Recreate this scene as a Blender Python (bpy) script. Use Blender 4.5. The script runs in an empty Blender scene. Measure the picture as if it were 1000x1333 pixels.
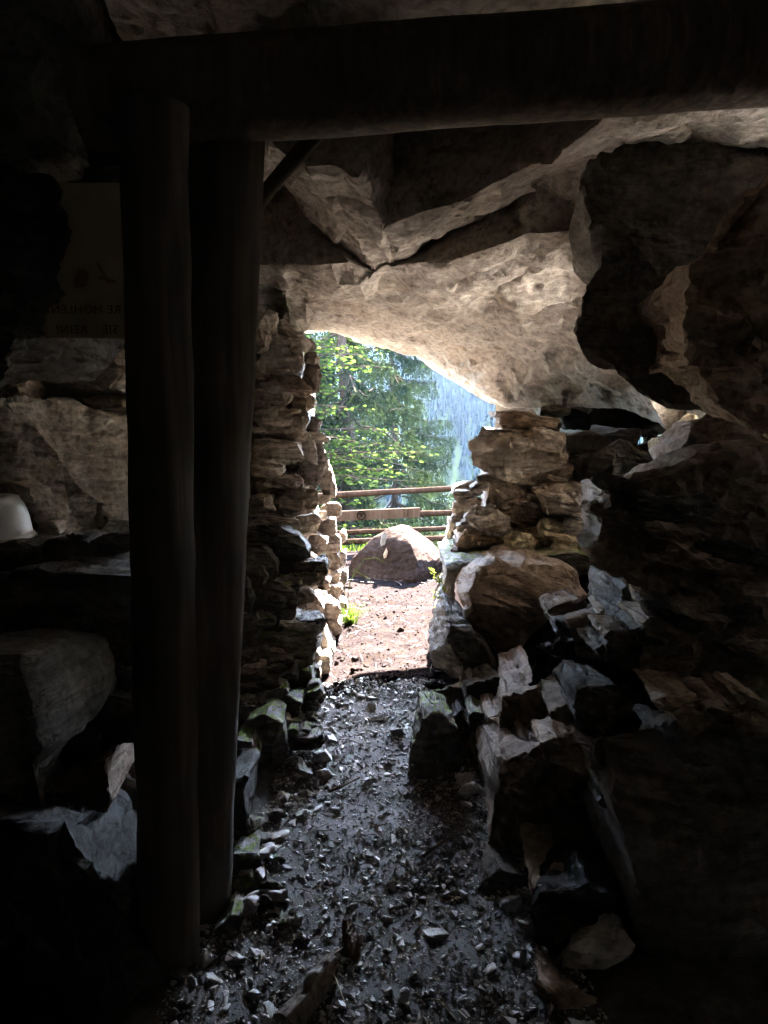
import bpy, bmesh, math, random
import numpy as np
from mathutils import Vector, Matrix, geometry

# ------------------------------------------------------------------ camera, sky, sun, exposure
scene = bpy.context.scene
col = scene.collection
CAM_H, PITCH, FPX = 1.6, math.radians(8.0), 963.0
cam_d = bpy.data.cameras.new('camera'); cam = bpy.data.objects.new('camera', cam_d); col.objects.link(cam)
cam.location = (0, 0, CAM_H); cam.rotation_euler = (math.radians(90) - PITCH, 0, 0)
cam_d.sensor_fit = 'VERTICAL'; cam_d.sensor_height = 36.0; cam_d.lens = 36.0 * FPX / 1333.0
cam_d.clip_start = 0.05; cam_d.clip_end = 5000
scene.camera = cam

SUN_EL, SUN_AZ = math.radians(36), math.radians(9)      # azimuth measured from +Y towards +X
world = bpy.data.worlds.new('World'); scene.world = world; world.use_nodes = True
wn = world.node_tree
sky = wn.nodes.new('ShaderNodeTexSky'); sky.sky_type = 'NISHITA'; sky.sun_disc = False
sky.sun_elevation = SUN_EL; sky.sun_rotation = SUN_AZ; sky.altitude = 1200
bg = wn.nodes['Background']; bg.inputs['Strength'].default_value = 0.1
wn.links.new(sky.outputs[0], bg.inputs[0])
sl = bpy.data.lights.new('sun', 'SUN'); sl.energy = 5.0; sl.angle = math.radians(0.5); sl.color = (1.0, 0.95, 0.87)
so = bpy.data.objects.new('sun', sl); col.objects.link(so)
sdir = Vector((math.sin(SUN_AZ) * math.cos(SUN_EL), math.cos(SUN_AZ) * math.cos(SUN_EL), math.sin(SUN_EL)))
so.rotation_euler = sdir.to_track_quat('Z', 'Y').to_euler(); so.location = (8, 20, 30)
vs = scene.view_settings
vs.view_transform = 'Standard'; vs.look = 'None'; vs.exposure = 7.15; vs.gamma = 1.0; vs.use_curve_mapping = False
scene.render.engine = 'CYCLES'
scene.cycles.use_denoising = True
scene.cycles.max_bounces = 14; scene.cycles.diffuse_bounces = 9; scene.cycles.glossy_bounces = 4
scene.cycles.transmission_bounces = 6; scene.cycles.volume_bounces = 0; scene.cycles.transparent_max_bounces = 8
scene.cycles.sample_clamp_indirect = 6.0
scene.cycles.use_light_tree = True

# ------------------------------------------------------------------ helpers
CP, SP = math.cos(PITCH), math.sin(PITCH)
def P(px, py, Y):
    """world point at forward distance Y seen under the photograph's pixel"""
    u = (px - 500.0) / FPX; v = (666.5 - py) / FPX
    dy = CP + v * SP; t = Y / dy
    return np.array((u * t, Y, CAM_H + t * (-SP + v * CP)))

def _h(ix, iy, iz, s):
    n = (ix * 73856093) ^ (iy * 19349663) ^ (iz * 83492791) ^ (s * 2654435761 & 0x7fffffff)
    n = (n ^ (n >> 13)) * 1274126177
    n = (n ^ (n >> 16)) & 0x7fffffff
    n = (n * 16807) % 2147483647
    return n / 1073741823.5 - 1.0
def vnoise(p, s=0):
    p = np.asarray(p, dtype=np.float64); i = np.floor(p).astype(np.int64); f = p - i
    u = f * f * f * (f * (f * 6 - 15) + 10)
    r = 0
    for dx in (0, 1):
        wx = u[:, 0] if dx else 1 - u[:, 0]
        for dy in (0, 1):
            wy = u[:, 1] if dy else 1 - u[:, 1]
            for dz in (0, 1):
                wz = u[:, 2] if dz else 1 - u[:, 2]
                r = r + wx * wy * wz * _h(i[:, 0] + dx, i[:, 1] + dy, i[:, 2] + dz, s)
    return r
def fbm(p, octv=4, s=0, gain=0.5):
    a, r, q = 1.0, 0, np.asarray(p, dtype=np.float64)
    for k in range(octv):
        r = r + a * vnoise(q, s + k * 7); a *= gain; q = q * 2.03 + 11.3
    return r
def ridged(p, octv=4, s=0):
    a, r, q = 1.0, 0, np.asarray(p, dtype=np.float64)
    for k in range(octv):
        r = r + a * (1 - 2 * np.abs(vnoise(q, s + k * 5))); a *= 0.5; q = q * 2.07 + 5.1
    return r

def subdiv(V, T):
    E = np.sort(np.concatenate([T[:, [0, 1]], T[:, [1, 2]], T[:, [2, 0]]]), axis=1)
    key = E[:, 0].astype(np.int64) * (len(V) + 1) + E[:, 1]
    uq, idx, inv = np.unique(key, return_index=True, return_inverse=True)
    mid = (V[E[idx, 0]] + V[E[idx, 1]]) * 0.5
    n = len(V); m = len(T); inv = inv.reshape(-1)
    a, b, c = inv[:m] + n, inv[m:2 * m] + n, inv[2 * m:] + n
    T2 = np.concatenate([np.stack([T[:, 0], a, c], 1), np.stack([a, T[:, 1], b], 1),
                         np.stack([c, b, T[:, 2]], 1), np.stack([a, b, c], 1)])
    return np.concatenate([V, mid]), T2
def split_long(V, T, res, maxit=14):
    """bisect edges longer than res (conforming): even triangles however long the first facets are"""
    for _ in range(maxit):
        E = np.concatenate([T[:, [0, 1]], T[:, [1, 2]], T[:, [2, 0]]])
        m = len(T)
        L = np.linalg.norm(V[E[:, 0]] - V[E[:, 1]], axis=1).reshape(3, m).T       # per tri: e01 e12 e20
        if L.max() <= res: break
        Es = np.sort(E, axis=1); key = Es[:, 0].astype(np.int64) * (len(V) + 1) + Es[:, 1]
        uq, idx, inv = np.unique(key, return_index=True, return_inverse=True)
        inv = inv.reshape(3, m).T
        # every edge that is the longest of some triangle and too long gets split
        lg = L.argmax(1); sel = L[np.arange(m), lg] > res
        mark = np.zeros(len(uq), bool); mark[inv[np.arange(m)[sel], lg[sel]]] = True
        nid = np.full(len(uq), -1, np.int64); k = mark.sum(); nid[mark] = len(V) + np.arange(k)
        ei = idx[mark]; mid = (V[Es[ei, 0]] + V[Es[ei, 1]]) * 0.5
        nm = nid[inv]                                                              # new vertex per tri edge or -1
        V = np.concatenate([V, mid]); out = []
        cnt = (nm >= 0).sum(1)
        out.append(T[cnt == 0])
        for r in range(3):                                                         # rotate so that a pattern starts at edge 01
            t = np.roll(T, -r, 1); q = np.roll(nm, -r, 1); l = np.roll(L, -r, 1)
            s1 = (q[:, 0] >= 0) & (q[:, 1] < 0) & (q[:, 2] < 0)
            out += [np.stack([t[s1, 0], q[s1, 0], t[s1, 2]], 1), np.stack([q[s1, 0], t[s1, 1], t[s1, 2]], 1)]
            s2 = (q[:, 0] >= 0) & (q[:, 1] >= 0) & (q[:, 2] < 0)
            out += [np.stack([q[s2, 0], t[s2, 1], q[s2, 1]], 1)]
            d = s2 & (l[:, 0] >= l[:, 1]); out += [np.stack([t[d, 0], q[d, 0], t[d, 2]], 1), np.stack([q[d, 0], q[d, 1], t[d, 2]], 1)]
            d = s2 & (l[:, 0] < l[:, 1]); out += [np.stack([t[d, 0], q[d, 0], q[d, 1]], 1), np.stack([t[d, 0], q[d, 1], t[d, 2]], 1)]
        s3 = cnt == 3; t = T[s3]; q = nm[s3]
        out += [np.stack([t[:, 0], q[:, 0], q[:, 2]], 1), np.stack([q[:, 0], t[:, 1], q[:, 1]], 1),
                np.stack([q[:, 2], q[:, 1], t[:, 2]], 1), np.stack([q[:, 0], q[:, 1], q[:, 2]], 1)]
        T = np.concatenate(out)
    return V, T
def facet(V, T, steps, seed):
    """fracture: split to each length in turn and push the new corners in and out, so the surface breaks into planes"""
    rg = np.random.RandomState(seed)
    for L, a in steps:
        V, T = split_long(V, T, L, 16)
        V = V + vnormals(V, T) * (rg.uniform(-1, 1, len(V)) * a)[:, None]
    return V, T
def vnormals(V, T):
    fn = np.cross(V[T[:, 1]] - V[T[:, 0]], V[T[:, 2]] - V[T[:, 0]])
    N = np.zeros_like(V)
    for k in range(3): np.add.at(N, T[:, k], fn)
    return N / (np.linalg.norm(N, axis=1)[:, None] + 1e-12)
def mesh_np(name, V, T, smooth=True, sharp=None):
    V = np.asarray(V, dtype=np.float32); T = np.asarray(T, dtype=np.int32); k = T.shape[1]
    me = bpy.data.meshes.new(name)
    me.vertices.add(len(V)); me.vertices.foreach_set('co', V.ravel())
    me.loops.add(T.size); me.loops.foreach_set('vertex_index', T.ravel())
    me.polygons.add(len(T)); me.polygons.foreach_set('loop_start', np.arange(0, T.size, k, dtype=np.int32))
    me.polygons.foreach_set('use_smooth', np.full(len(T), smooth, dtype=bool))
    me.update(calc_edges=True); me.validate()
    if sharp: me.set_sharp_from_angle(angle=math.radians(sharp))
    return me
def tag(o, label=None, cat=None, group=None, kind=None):
    if label: o['label'] = label
    if cat: o['category'] = cat
    if group: o['group'] = group
    if kind: o['kind'] = kind
    return o
def add(name, me, mat, parent=None, loc=None):
    o = bpy.data.objects.new(name, me); col.objects.link(o)
    if mat is not None and not me.materials: me.materials.append(mat)
    if loc is not None: o.location = loc
    if parent is not None: o.parent = parent
    return o
def empty(name, loc=(0, 0, 0)):
    o = bpy.data.objects.new(name, None); col.objects.link(o); o.location = loc; o.empty_display_size = 0.1
    return o
def add_at(name, V, T, mat, parent=None, smooth=True, sharp=None, origin=None):
    """mesh object whose origin is at its base; V in world coordinates"""
    V = np.asarray(V, dtype=np.float64)
    c = np.array((V[:, 0].mean(), V[:, 1].mean(), V[:, 2].min())) if origin is None else np.asarray(origin, dtype=np.float64)
    loc = c - (np.array(parent.location) if parent is not None else 0)
    return add(name, mesh_np(name, V - c, T, smooth, sharp), mat, parent, tuple(loc))

# ------------------------------------------------------------------ materials
def newmat(name):
    m = bpy.data.materials.new(name); m.use_nodes = True
    nt = m.node_tree; b = nt.nodes['Principled BSDF']
    return m, nt, b
def N(nt, t, **kw):
    n = nt.nodes.new(t)
    for k, v in kw.items():
        if k in n.inputs.keys() if isinstance(k, str) else False: n.inputs[k].default_value = v
        else: setattr(n, k, v)
    return n
def ramp(nt, fac, stops):
    r = nt.nodes.new('ShaderNodeValToRGB'); e = r.color_ramp.elements
    e[0].position, e[0].color = stops[0][0], (*stops[0][1], 1)
    e[1].position, e[1].color = stops[-1][0], (*stops[-1][1], 1)
    for p, c in stops[1:-1]:
        x = e.new(p); x.color = (*c, 1)
    nt.links.new(fac, r.inputs[0]); return r.outputs[0]
def gray(v): return (v, v, v)
def math_n(nt, op, a, b=None):
    n = nt.nodes.new('ShaderNodeMath'); n.operation = op
    for i, x in enumerate((a, b)):
        if x is None: continue
        if isinstance(x, (int, float)): n.inputs[i].default_value = x
        else: nt.links.new(x, n.inputs[i])
    return n.outputs[0]
def mix(nt, fac, a, b, blend='MIX'):
    n = nt.nodes.new('ShaderNodeMix'); n.data_type = 'RGBA'; n.blend_type = blend
    for sock, x in ((n.inputs['Factor'], fac), (n.inputs['A'], a), (n.inputs['B'], b)):
        if isinstance(x, (int, float)): sock.default_value = x
        elif isinstance(x, tuple): sock.default_value = (*x, 1)
        else: nt.links.new(x, sock)
    return n.outputs['Result']
def coords(nt, scale=(1, 1, 1), rot=(0, 0, 0), rand=True):
    tc = nt.nodes.new('ShaderNodeTexCoord'); mp = nt.nodes.new('ShaderNodeMapping')
    mp.inputs['Scale'].default_value = scale; mp.inputs['Rotation'].default_value = rot
    nt.links.new(tc.outputs['Object'], mp.inputs['Vector'])
    if rand:
        oi = nt.nodes.new('ShaderNodeObjectInfo')
        cx = nt.nodes.new('ShaderNodeCombineXYZ')
        for k, mul in enumerate((37.0, 71.0, 53.0)):
            nt.links.new(math_n(nt, 'MULTIPLY', oi.outputs['Random'], mul), cx.inputs[k])
        nt.links.new(cx.outputs[0], mp.inputs['Location'])
    return mp.outputs[0]
def noise(nt, vec, scale, detail=6, rough=0.55, dist=0.0):
    n = nt.nodes.new('ShaderNodeTexNoise')
    n.inputs['Scale'].default_value = scale; n.inputs['Detail'].default_value = detail
    n.inputs['Roughness'].default_value = rough; n.inputs['Distortion'].default_value = dist
    nt.links.new(vec, n.inputs['Vector']); return n.outputs['Fac']
def bump(nt, h, strength, dist, prev=None):
    b = nt.nodes.new('ShaderNodeBump'); b.inputs['Strength'].default_value = strength; b.inputs['Distance'].default_value = dist
    nt.links.new(h, b.inputs['Height'])
    if prev is not None: nt.links.new(prev, b.inputs['Normal'])
    return b.outputs[0]

def rock_mat(name, dark, mid, light, rough=(0.55, 0.9), spec=0.4, stain=None, speck=0.0, moss=0.0, rot=(0.5, 0.25, 0.3), bumpk=1.0, foli=1.0):
    m, nt, b = newmat(name)
    v = coords(nt); vf = coords(nt, (2.2, 2.2, 15.0), rot)
    n1 = noise(nt, v, 3.2, 9, 0.62); n2 = noise(nt, v, 28, 6, 0.6); nf = noise(nt, vf, 2.0, 9, 0.7, 0.15)
    c = ramp(nt, n1, [(0.32, dark), (0.5, mid), (0.68, light)])
    cf = ramp(nt, nf, [(0.36, gray(0.4)), (0.5, gray(0.95)), (0.64, gray(1.3))])
    c = mix(nt, 0.55 * foli, c, cf, 'MULTIPLY')
    c = mix(nt, 0.55, c, ramp(nt, n2, [(0.38, gray(0.45)), (0.5, gray(1.0)), (0.62, gray(1.4))]), 'MULTIPLY')
    oi = nt.nodes.new('ShaderNodeObjectInfo')
    c = mix(nt, 0.6, c, ramp(nt, oi.outputs['Random'], [(0.0, (0.74, 0.72, 0.7)), (0.35, (1.0, 0.94, 0.85)), (0.7, (0.9, 0.92, 0.95)), (1.0, (1.2, 1.12, 1.0))]), 'MULTIPLY')
    if stain:
        c = mix(nt, ramp(nt, noise(nt, v, 1.7, 7, 0.65, 0.6), [(0.54, gray(0)), (0.7, gray(0.65))]), c, stain)
    if speck:
        c = mix(nt, ramp(nt, noise(nt, v, 11, 10, 0.78), [(0.56, gray(0)), (0.64, gray(speck))]), c, (0.07, 0.055, 0.045))
        c = mix(nt, ramp(nt, noise(nt, v, 6, 8, 0.7), [(0.58, gray(0)), (0.7, gray(0.6))]), c, (0.66, 0.63, 0.6))
    if moss:
        g = nt.nodes.new('ShaderNodeNewGeometry'); sx = nt.nodes.new('ShaderNodeSeparateXYZ'); nt.links.new(g.outputs['Normal'], sx.inputs[0])
        mk = math_n(nt, 'ADD', math_n(nt, 'MULTIPLY', sx.outputs[2], 0.45), math_n(nt, 'MULTIPLY', noise(nt, v, 16, 9, 0.75), 1.5))
        mk = ramp(nt, math_n(nt, 'MULTIPLY', mk, 0.5), [(0.62 - 0.08 * moss, gray(0)), (0.68 - 0.08 * moss, gray(1))])
        c = mix(nt, mk, c, ramp(nt, noise(nt, v, 60, 4), [(0.3, (0.04, 0.065, 0.008)), (0.7, (0.17, 0.23, 0.025))]))
    nt.links.new(c, b.inputs['Base Color'])
    nt.links.new(ramp(nt, noise(nt, v, 9, 5), [(0.35, gray(rough[0])), (0.65, gray(rough[1]))]), b.inputs['Roughness'])
    b.inputs['Specular IOR Level'].default_value = spec
    h = bump(nt, nf, 0.9 * bumpk * foli, 0.03)
    h = bump(nt, noise(nt, v, 22, 10, 0.7), 0.7 * bumpk, 0.016, h)
    h = bump(nt, noise(nt, v, 95, 6, 0.75), 0.8 * bumpk, 0.005, h)
    nt.links.new(h, b.inputs['Normal'])
    return m

M = {}
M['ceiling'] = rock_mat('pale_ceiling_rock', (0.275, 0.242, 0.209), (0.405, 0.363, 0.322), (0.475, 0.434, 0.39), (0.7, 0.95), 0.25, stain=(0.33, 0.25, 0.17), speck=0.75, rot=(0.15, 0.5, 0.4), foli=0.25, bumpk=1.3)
M['rubble'] = rock_mat('bounce_rubble', (0.42, 0.405, 0.39), (0.5, 0.485, 0.47), (0.56, 0.545, 0.53), (0.7, 0.9), 0.3)  # extra pale so the unseen side chamber bounces more sunlight
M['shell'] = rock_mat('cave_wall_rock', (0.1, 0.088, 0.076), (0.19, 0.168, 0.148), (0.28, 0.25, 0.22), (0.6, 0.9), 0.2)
M['shadedark'] = rock_mat('shade_dark_rock', (0.02, 0.018, 0.016), (0.04, 0.036, 0.032), (0.07, 0.063, 0.056), (0.6, 0.9), 0.2)  # near-black colour stands in for the shade of hollows and corners
M['tan'] = rock_mat('tan_schist', (0.27, 0.225, 0.18), (0.42, 0.365, 0.305), (0.52, 0.465, 0.4), (0.6, 0.9), 0.12, stain=(0.3, 0.2, 0.12))
M['sundark'] = rock_mat('sun_darkened_stone', (0.13, 0.107, 0.094), (0.24, 0.202, 0.178), (0.34, 0.295, 0.265), (0.7, 0.95), 0.0)  # darker copy of the wall stone, keeps sunlit jamb stones from burning out
M['buff'] = rock_mat('buff_stone', (0.36, 0.31, 0.2), (0.48, 0.42, 0.29), (0.56, 0.5, 0.37), (0.6, 0.9), 0.3, foli=0.4)
M['grey'] = rock_mat('grey_schist', (0.065, 0.059, 0.053), (0.125, 0.114, 0.103), (0.215, 0.198, 0.18), (0.6, 0.9), 0.1)
M['brown'] = rock_mat('brown_schist', (0.2, 0.15, 0.115), (0.31, 0.24, 0.185), (0.41, 0.33, 0.265), (0.6, 0.9), 0.1, rot=(0.2, 0.6, 0.2), foli=0.6)
M['moss'] = rock_mat('mossy_grey_rock', (0.09, 0.085, 0.075), (0.16, 0.15, 0.135), (0.26, 0.25, 0.22), (0.55, 0.85), 0.1, moss=1.0)
M['mosslight'] = rock_mat('lightly_mossed_rock', (0.11, 0.105, 0.095), (0.2, 0.19, 0.17), (0.3, 0.285, 0.26), (0.55, 0.85), 0.1, moss=0.55)
M['red'] = rock_mat('reddish_boulder_rock', (0.018, 0.0128, 0.0107), (0.028, 0.0203, 0.0173), (0.042, 0.032, 0.028), (0.7, 0.95), 0.0, foli=0.6)
M['gravel'] = rock_mat('gravel_stone', (0.2, 0.19, 0.178), (0.36, 0.345, 0.328), (0.52, 0.5, 0.48), (0.26, 0.55), 0.65, bumpk=0.5, foli=0.5)

M['sunchip'] = rock_mat('sun_darkened_chip', (0.007, 0.0055, 0.0052), (0.015, 0.0122, 0.0118), (0.032, 0.0275, 0.0265), (0.7, 0.95), 0.0, bumpk=0.5, foli=0.5)  # far darker than the gravel, keeps chips in the sun from burning out

def wood_mat(name, a, b_, c_, rough=0.75, scale=(26, 26, 1.6), spec=0.2):
    m, nt, b = newmat(name)
    v = coords(nt, scale); v2 = coords(nt)
    n = noise(nt, v, 1.0, 8, 0.6, 0.5)
    c = ramp(nt, n, [(0.3, a), (0.5, b_), (0.7, c_)])
    c = mix(nt, 0.5, c, ramp(nt, noise(nt, v2, 4, 6), [(0.35, gray(0.6)), (0.65, gray(1.2))]), 'MULTIPLY')
    nt.links.new(c, b.inputs['Base Color']); b.inputs['Roughness'].default_value = rough
    b.inputs['Specular IOR Level'].default_value = spec
    nt.links.new(bump(nt, n, 0.6, 0.006), b.inputs['Normal'])
    return m
M['timber'] = wood_mat('old_timber', (0.05, 0.035, 0.024), (0.1, 0.073, 0.052), (0.18, 0.137, 0.098))
M['darktimber'] = wood_mat('dark_timber', (0.04, 0.029, 0.022), (0.07, 0.052, 0.039), (0.11, 0.084, 0.064), 0.85)
M['rail'] = wood_mat('weathered_rail_wood', (0.012, 0.008, 0.006), (0.02, 0.014, 0.011), (0.032, 0.023, 0.019), 0.9, spec=0.0)
M['board'] = wood_mat('pale_board_wood', (0.022, 0.0155, 0.0115), (0.033, 0.0245, 0.0195), (0.048, 0.036, 0.029), 0.9, spec=0.0)
M['bark'] = wood_mat('spruce_bark', (0.014, 0.01, 0.008), (0.028, 0.021, 0.017), (0.05, 0.039, 0.032), 0.9, (14, 14, 3), 0.0)
M['drywood'] = wood_mat('dry_grey_wood', (0.06, 0.05, 0.042), (0.14, 0.12, 0.1), (0.26, 0.23, 0.2), 0.8, (40, 40, 6))
def plain(name, c, rough=0.6, spec=0.4, var=0.25, scale=20, bumps=0.3):
    m, nt, b = newmat(name); v = coords(nt)
    n = noise(nt, v, scale, 6)
    nt.links.new(mix(nt, 1.0, c, ramp(nt, n, [(0.3, gray(1 - var)), (0.7, gray(1 + var))]), 'MULTIPLY'), b.inputs['Base Color'])
    b.inputs['Roughness'].default_value = rough; b.inputs['Specular IOR Level'].default_value = spec
    nt.links.new(bump(nt, n, bumps, 0.004), b.inputs['Normal'])
    return m
M['ink'] = plain('burnt_in_mark', (0.003, 0.0025, 0.0022), 0.9, 0.03)
M['letter'] = plain('faded_red_print', (0.16, 0.04, 0.025), 0.7, 0.2)
M['faint'] = plain('faint_brown_print', (0.27, 0.19, 0.12), 0.7, 0.1)
M['slate'] = plain('grey_paint_mark', (0.13, 0.15, 0.17), 0.5)
M['scar'] = plain('pale_fresh_scar', (0.42, 0.36, 0.31), 0.9, 0.2)
M['cone'] = plain('cone_scales', (0.1, 0.062, 0.038), 0.7, 0.3, 0.5, 60)
M['straw'] = plain('dry_straw', (0.34, 0.27, 0.16), 0.7)
M['twig'] = plain('twig', (0.13, 0.09, 0.06), 0.8)
def tub_mat():
    m, nt, b = newmat('white_plastic'); v = coords(nt)
    d = ramp(nt, noise(nt, v, 22, 9, 0.75), [(0.56, gray(0)), (0.7, gray(0.7))])
    nt.links.new(mix(nt, d, (0.74, 0.735, 0.7), (0.3, 0.26, 0.2)), b.inputs['Base Color'])
    b.inputs['Roughness'].default_value = 0.4; return m
M['tub'] = tub_mat()
def leaf_mat(name, a, b_, trans=0.45, rough=0.5):
    m, nt, b = newmat(name); v = coords(nt, rand=False); b.inputs['Specular IOR Level'].default_value = 0.0
    c = ramp(nt, noise(nt, v, 9, 4), [(0.35, a), (0.65, b_)])
    nt.links.new(c, b.inputs['Base Color']); b.inputs['Roughness'].default_value = rough
    t = nt.nodes.new('ShaderNodeBsdfTranslucent'); nt.links.new(mix(nt, 1.0, c, (1.5, 1.6, 0.8), 'MULTIPLY'), t.inputs['Color'])
    ms = nt.nodes.new('ShaderNodeMixShader'); ms.inputs[0].default_value = trans
    nt.links.new(b.outputs[0], ms.inputs[1]); nt.links.new(t.outputs[0], ms.inputs[2])
    nt.links.new(ms.outputs[0], nt.nodes['Material Output'].inputs['Surface']); return m
M['maple'] = leaf_mat('maple_leaf', (0.0115, 0.0205, 0.0062), (0.0245, 0.0365, 0.011), 0.5, 0.6)
M['needle'] = leaf_mat('spruce_needle', (0.007, 0.0105, 0.007), (0.016, 0.022, 0.015), 0.1, 0.45)
M['grass'] = leaf_mat('grass_blade', (0.013, 0.024, 0.005), (0.028, 0.038, 0.01), 0.35)
M['herb'] = leaf_mat('yellow_green_herb', (0.05, 0.07, 0.012), (0.09, 0.1, 0.022), 0.4)
M['mossblade'] = leaf_mat('moss_cushion', (0.05, 0.09, 0.012), (0.15, 0.2, 0.03), 0.3)
M['farforest'] = plain('far_conifer', (0.004, 0.0068, 0.0075), 0.9, 0.0, 0.5, 0.05, 0.0)
def sign_mat():
    m, nt, b = newmat('translucent_sign_sheet'); v = coords(nt)
    c = ramp(nt, noise(nt, v, 6, 6), [(0.35, (0.42, 0.36, 0.25)), (0.65, (0.52, 0.46, 0.34))])
    nt.links.new(c, b.inputs['Base Color']); b.inputs['Roughness'].default_value = 0.5
    t = nt.nodes.new('ShaderNodeBsdfTranslucent'); nt.links.new(c, t.inputs['Color'])
    ms = nt.nodes.new('ShaderNodeMixShader'); ms.inputs[0].default_value = 0.25
    nt.links.new(b.outputs[0], ms.inputs[1]); nt.links.new(t.outputs[0], ms.inputs[2])
    nt.links.new(ms.outputs[0], nt.nodes['Material Output'].inputs['Surface']); return m
M['sign'] = sign_mat()
def ground_mat():
    m, nt, b = newmat('path_ground')
    tc = nt.nodes.new('ShaderNodeTexCoord'); v = tc.outputs['Object']
    sx = nt.nodes.new('ShaderNodeSeparateXYZ'); nt.links.new(v, sx.inputs[0])
    n = noise(nt, v, 2.3, 7, 0.6); nf = noise(nt, v, 60, 6, 0.7); nm = noise(nt, v, 14, 7, 0.65)
    soil = ramp(nt, nm, [(0.32, (0.022, 0.0185, 0.0155)), (0.5, (0.05, 0.043, 0.037)), (0.7, (0.105, 0.094, 0.084))])
    litter = ramp(nt, nf, [(0.3, (0.0036, 0.0025, 0.0025)), (0.5, (0.0082, 0.0064, 0.0065)), (0.7, (0.018, 0.0148, 0.0152))])
    litter = mix(nt, ramp(nt, nm, [(0.52, gray(0)), (0.68, gray(0.6))]), litter, (0.014, 0.0092, 0.006))
    k = ramp(nt, math_n(nt, 'ADD', math_n(nt, 'MULTIPLY', sx.outputs[1], 0.1), math_n(nt, 'MULTIPLY', n, 0.12)), [(0.43, gray(0)), (0.47, gray(1))])
    c = mix(nt, k, soil, litter)
    grass = ramp(nt, nm, [(0.3, (0.003, 0.005, 0.002)), (0.7, (0.007, 0.0098, 0.004))])
    k2 = ramp(nt, math_n(nt, 'ADD', math_n(nt, 'MULTIPLY', sx.outputs[1], 0.1), math_n(nt, 'MULTIPLY', n, 0.1)), [(0.86, gray(0)), (0.93, gray(1))])
    c = mix(nt, k2, c, grass)
    nt.links.new(c, b.inputs['Base Color'])
    ax_ = math_n(nt, 'ABSOLUTE', sx.outputs[0]); kr = math_n(nt, 'MAXIMUM', k, ramp(nt, ax_, [(0.5, gray(0)), (0.65, gray(1))]))
    nt.links.new(ramp(nt, kr, [(0.0, gray(0.65)), (1.0, gray(0.95))]), b.inputs['Roughness'])
    nt.links.new(ramp(nt, kr, [(0.0, gray(0.22)), (1.0, gray(0.0))]), b.inputs['Specular IOR Level'])
    h = bump(nt, noise(nt, v, 40, 8, 0.65), 0.4, 0.006); h = bump(nt, noise(nt, v, 170, 5, 0.7), 0.9, 0.005, h)
    nt.links.new(h, b.inputs['Normal']); return m
M['ground'] = ground_mat()

# ------------------------------------------------------------------ ground: one sheet from the cave floor across the valley
def smooth(a, b, x):
    t = np.clip((x - a) / (b - a), 0, 1); return t * t * (3 - 2 * t)
def ground_z(x, y):
    x = np.asarray(x, dtype=np.float64); y = np.asarray(y, dtype=np.float64)
    x, y = np.broadcast_arrays(x, y); sh = x.shape; x = x.ravel(); y = y.ravel()
    p = np.stack([x, y, np.zeros_like(x)], 1)
    inside = 1 - smooth(6.4, 8.0, y)
    zin = 0.42 * smooth(0.42, 1.1, x) * inside + 0.34 * smooth(-0.42, -1.0, x) * inside
    zin = zin * (0.12 + 0.88 * smooth(1.9, 2.7, y))
    near = 1 - smooth(9, 14, y)
    z = zin + near * (0.022 * fbm(p * 2.2, 3, 3) + 0.003 * ridged(p * 7, 3, 9) + 0.003 * fbm(p * 26, 3, 4))
    z = z + (0.10 * ridged(p * 2.6, 4, 33) + 0.02) * np.clip(zin * 2.6, 0, 1) + 0.05 * smooth(4.6, 6.4, y) * near
    drop = np.where(y > 7.7, (y - 7.7), 0.0)
    z = z - np.where(drop < 120, 0.5 * drop, 60.0) * smooth(7.7, 9.5, y)
    z = z + smooth(240, 900, y) * 185 + smooth(30, 300, y) * 14 * fbm(p * 0.012, 4, 21)
    side = np.clip(np.abs(x) - 5.5, 0, None) * np.clip(1 - (y - 4) / 6, 0, 1)
    z = z + np.minimum(side * 0.4, 6)
    return z.reshape(sh)
def axis(dense0, dense1, step, end0, end1, grow=1.22):
    a = list(np.arange(dense0, dense1 + 1e-6, step)); s = step; v = dense1
    while v < end1: s *= grow; v += s; a.append(min(v, end1))
    s = step; v = dense0
    while v > end0: s *= grow; v -= s; a.insert(0, max(v, end0))
    return np.array(a)
xs = axis(-1.7, 1.4, 0.022, -700, 700); ys = axis(1.2, 8.0, 0.025, -6, 1100)
GX, GY = np.meshgrid(xs, ys); GZ = ground_z(GX, GY)
V = np.stack([GX.ravel(), GY.ravel(), GZ.ravel()], 1); nx = len(xs)
I = np.arange(len(ys) - 1)[:, None] * nx + np.arange(nx - 1)[None, :]; I = I.ravel()
ground = add('ground', mesh_np('ground', V, np.stack([I, I + 1, I + nx + 1, I + nx], 1)), M['ground'])
tag(ground, 'dark stony cave path turning to reddish litter outside', 'ground', kind='structure')

# ------------------------------------------------------------------ cave shell (rock around the chamber, with the mouth and a side gap)
def quad_grid(a, b, c, d, res):
    V = np.array([a, b, c, d], dtype=float); T = np.array([[0, 1, 2], [0, 2, 3]])
    return split_long(V, T, res)
XL, XR, YB, YF, ZB, ZT = -3.4, 5.6, -2.6, 6.7, -1.2, 4.3
parts = []
def rectx(x0, x1, z0, z1, y): parts.append(quad_grid((x0, y, z0), (x1, y, z0), (x1, y, z1), (x0, y, z1), 0.6))
rectx(XL, XR, ZB, ZT, YB)
HD = (-0.80, 1.0, 2.75); HS = (2.15, 5.3, 0.35, 4.0)  # side opening widened out of view to let in more sunlight
rectx(XL, HD[0], ZB, ZT, YF); rectx(HD[0], HD[1], HD[2], ZT, YF); rectx(HD[1], HS[0], ZB, ZT, YF)
rectx(HS[0], HS[1], HS[3], ZT, YF); rectx(HS[0], 2.8, 1.72, HS[3], YF); rectx(HS[0], HS[1], ZB, HS[2], YF); rectx(HS[1], XR, ZB, ZT, YF)
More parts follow.
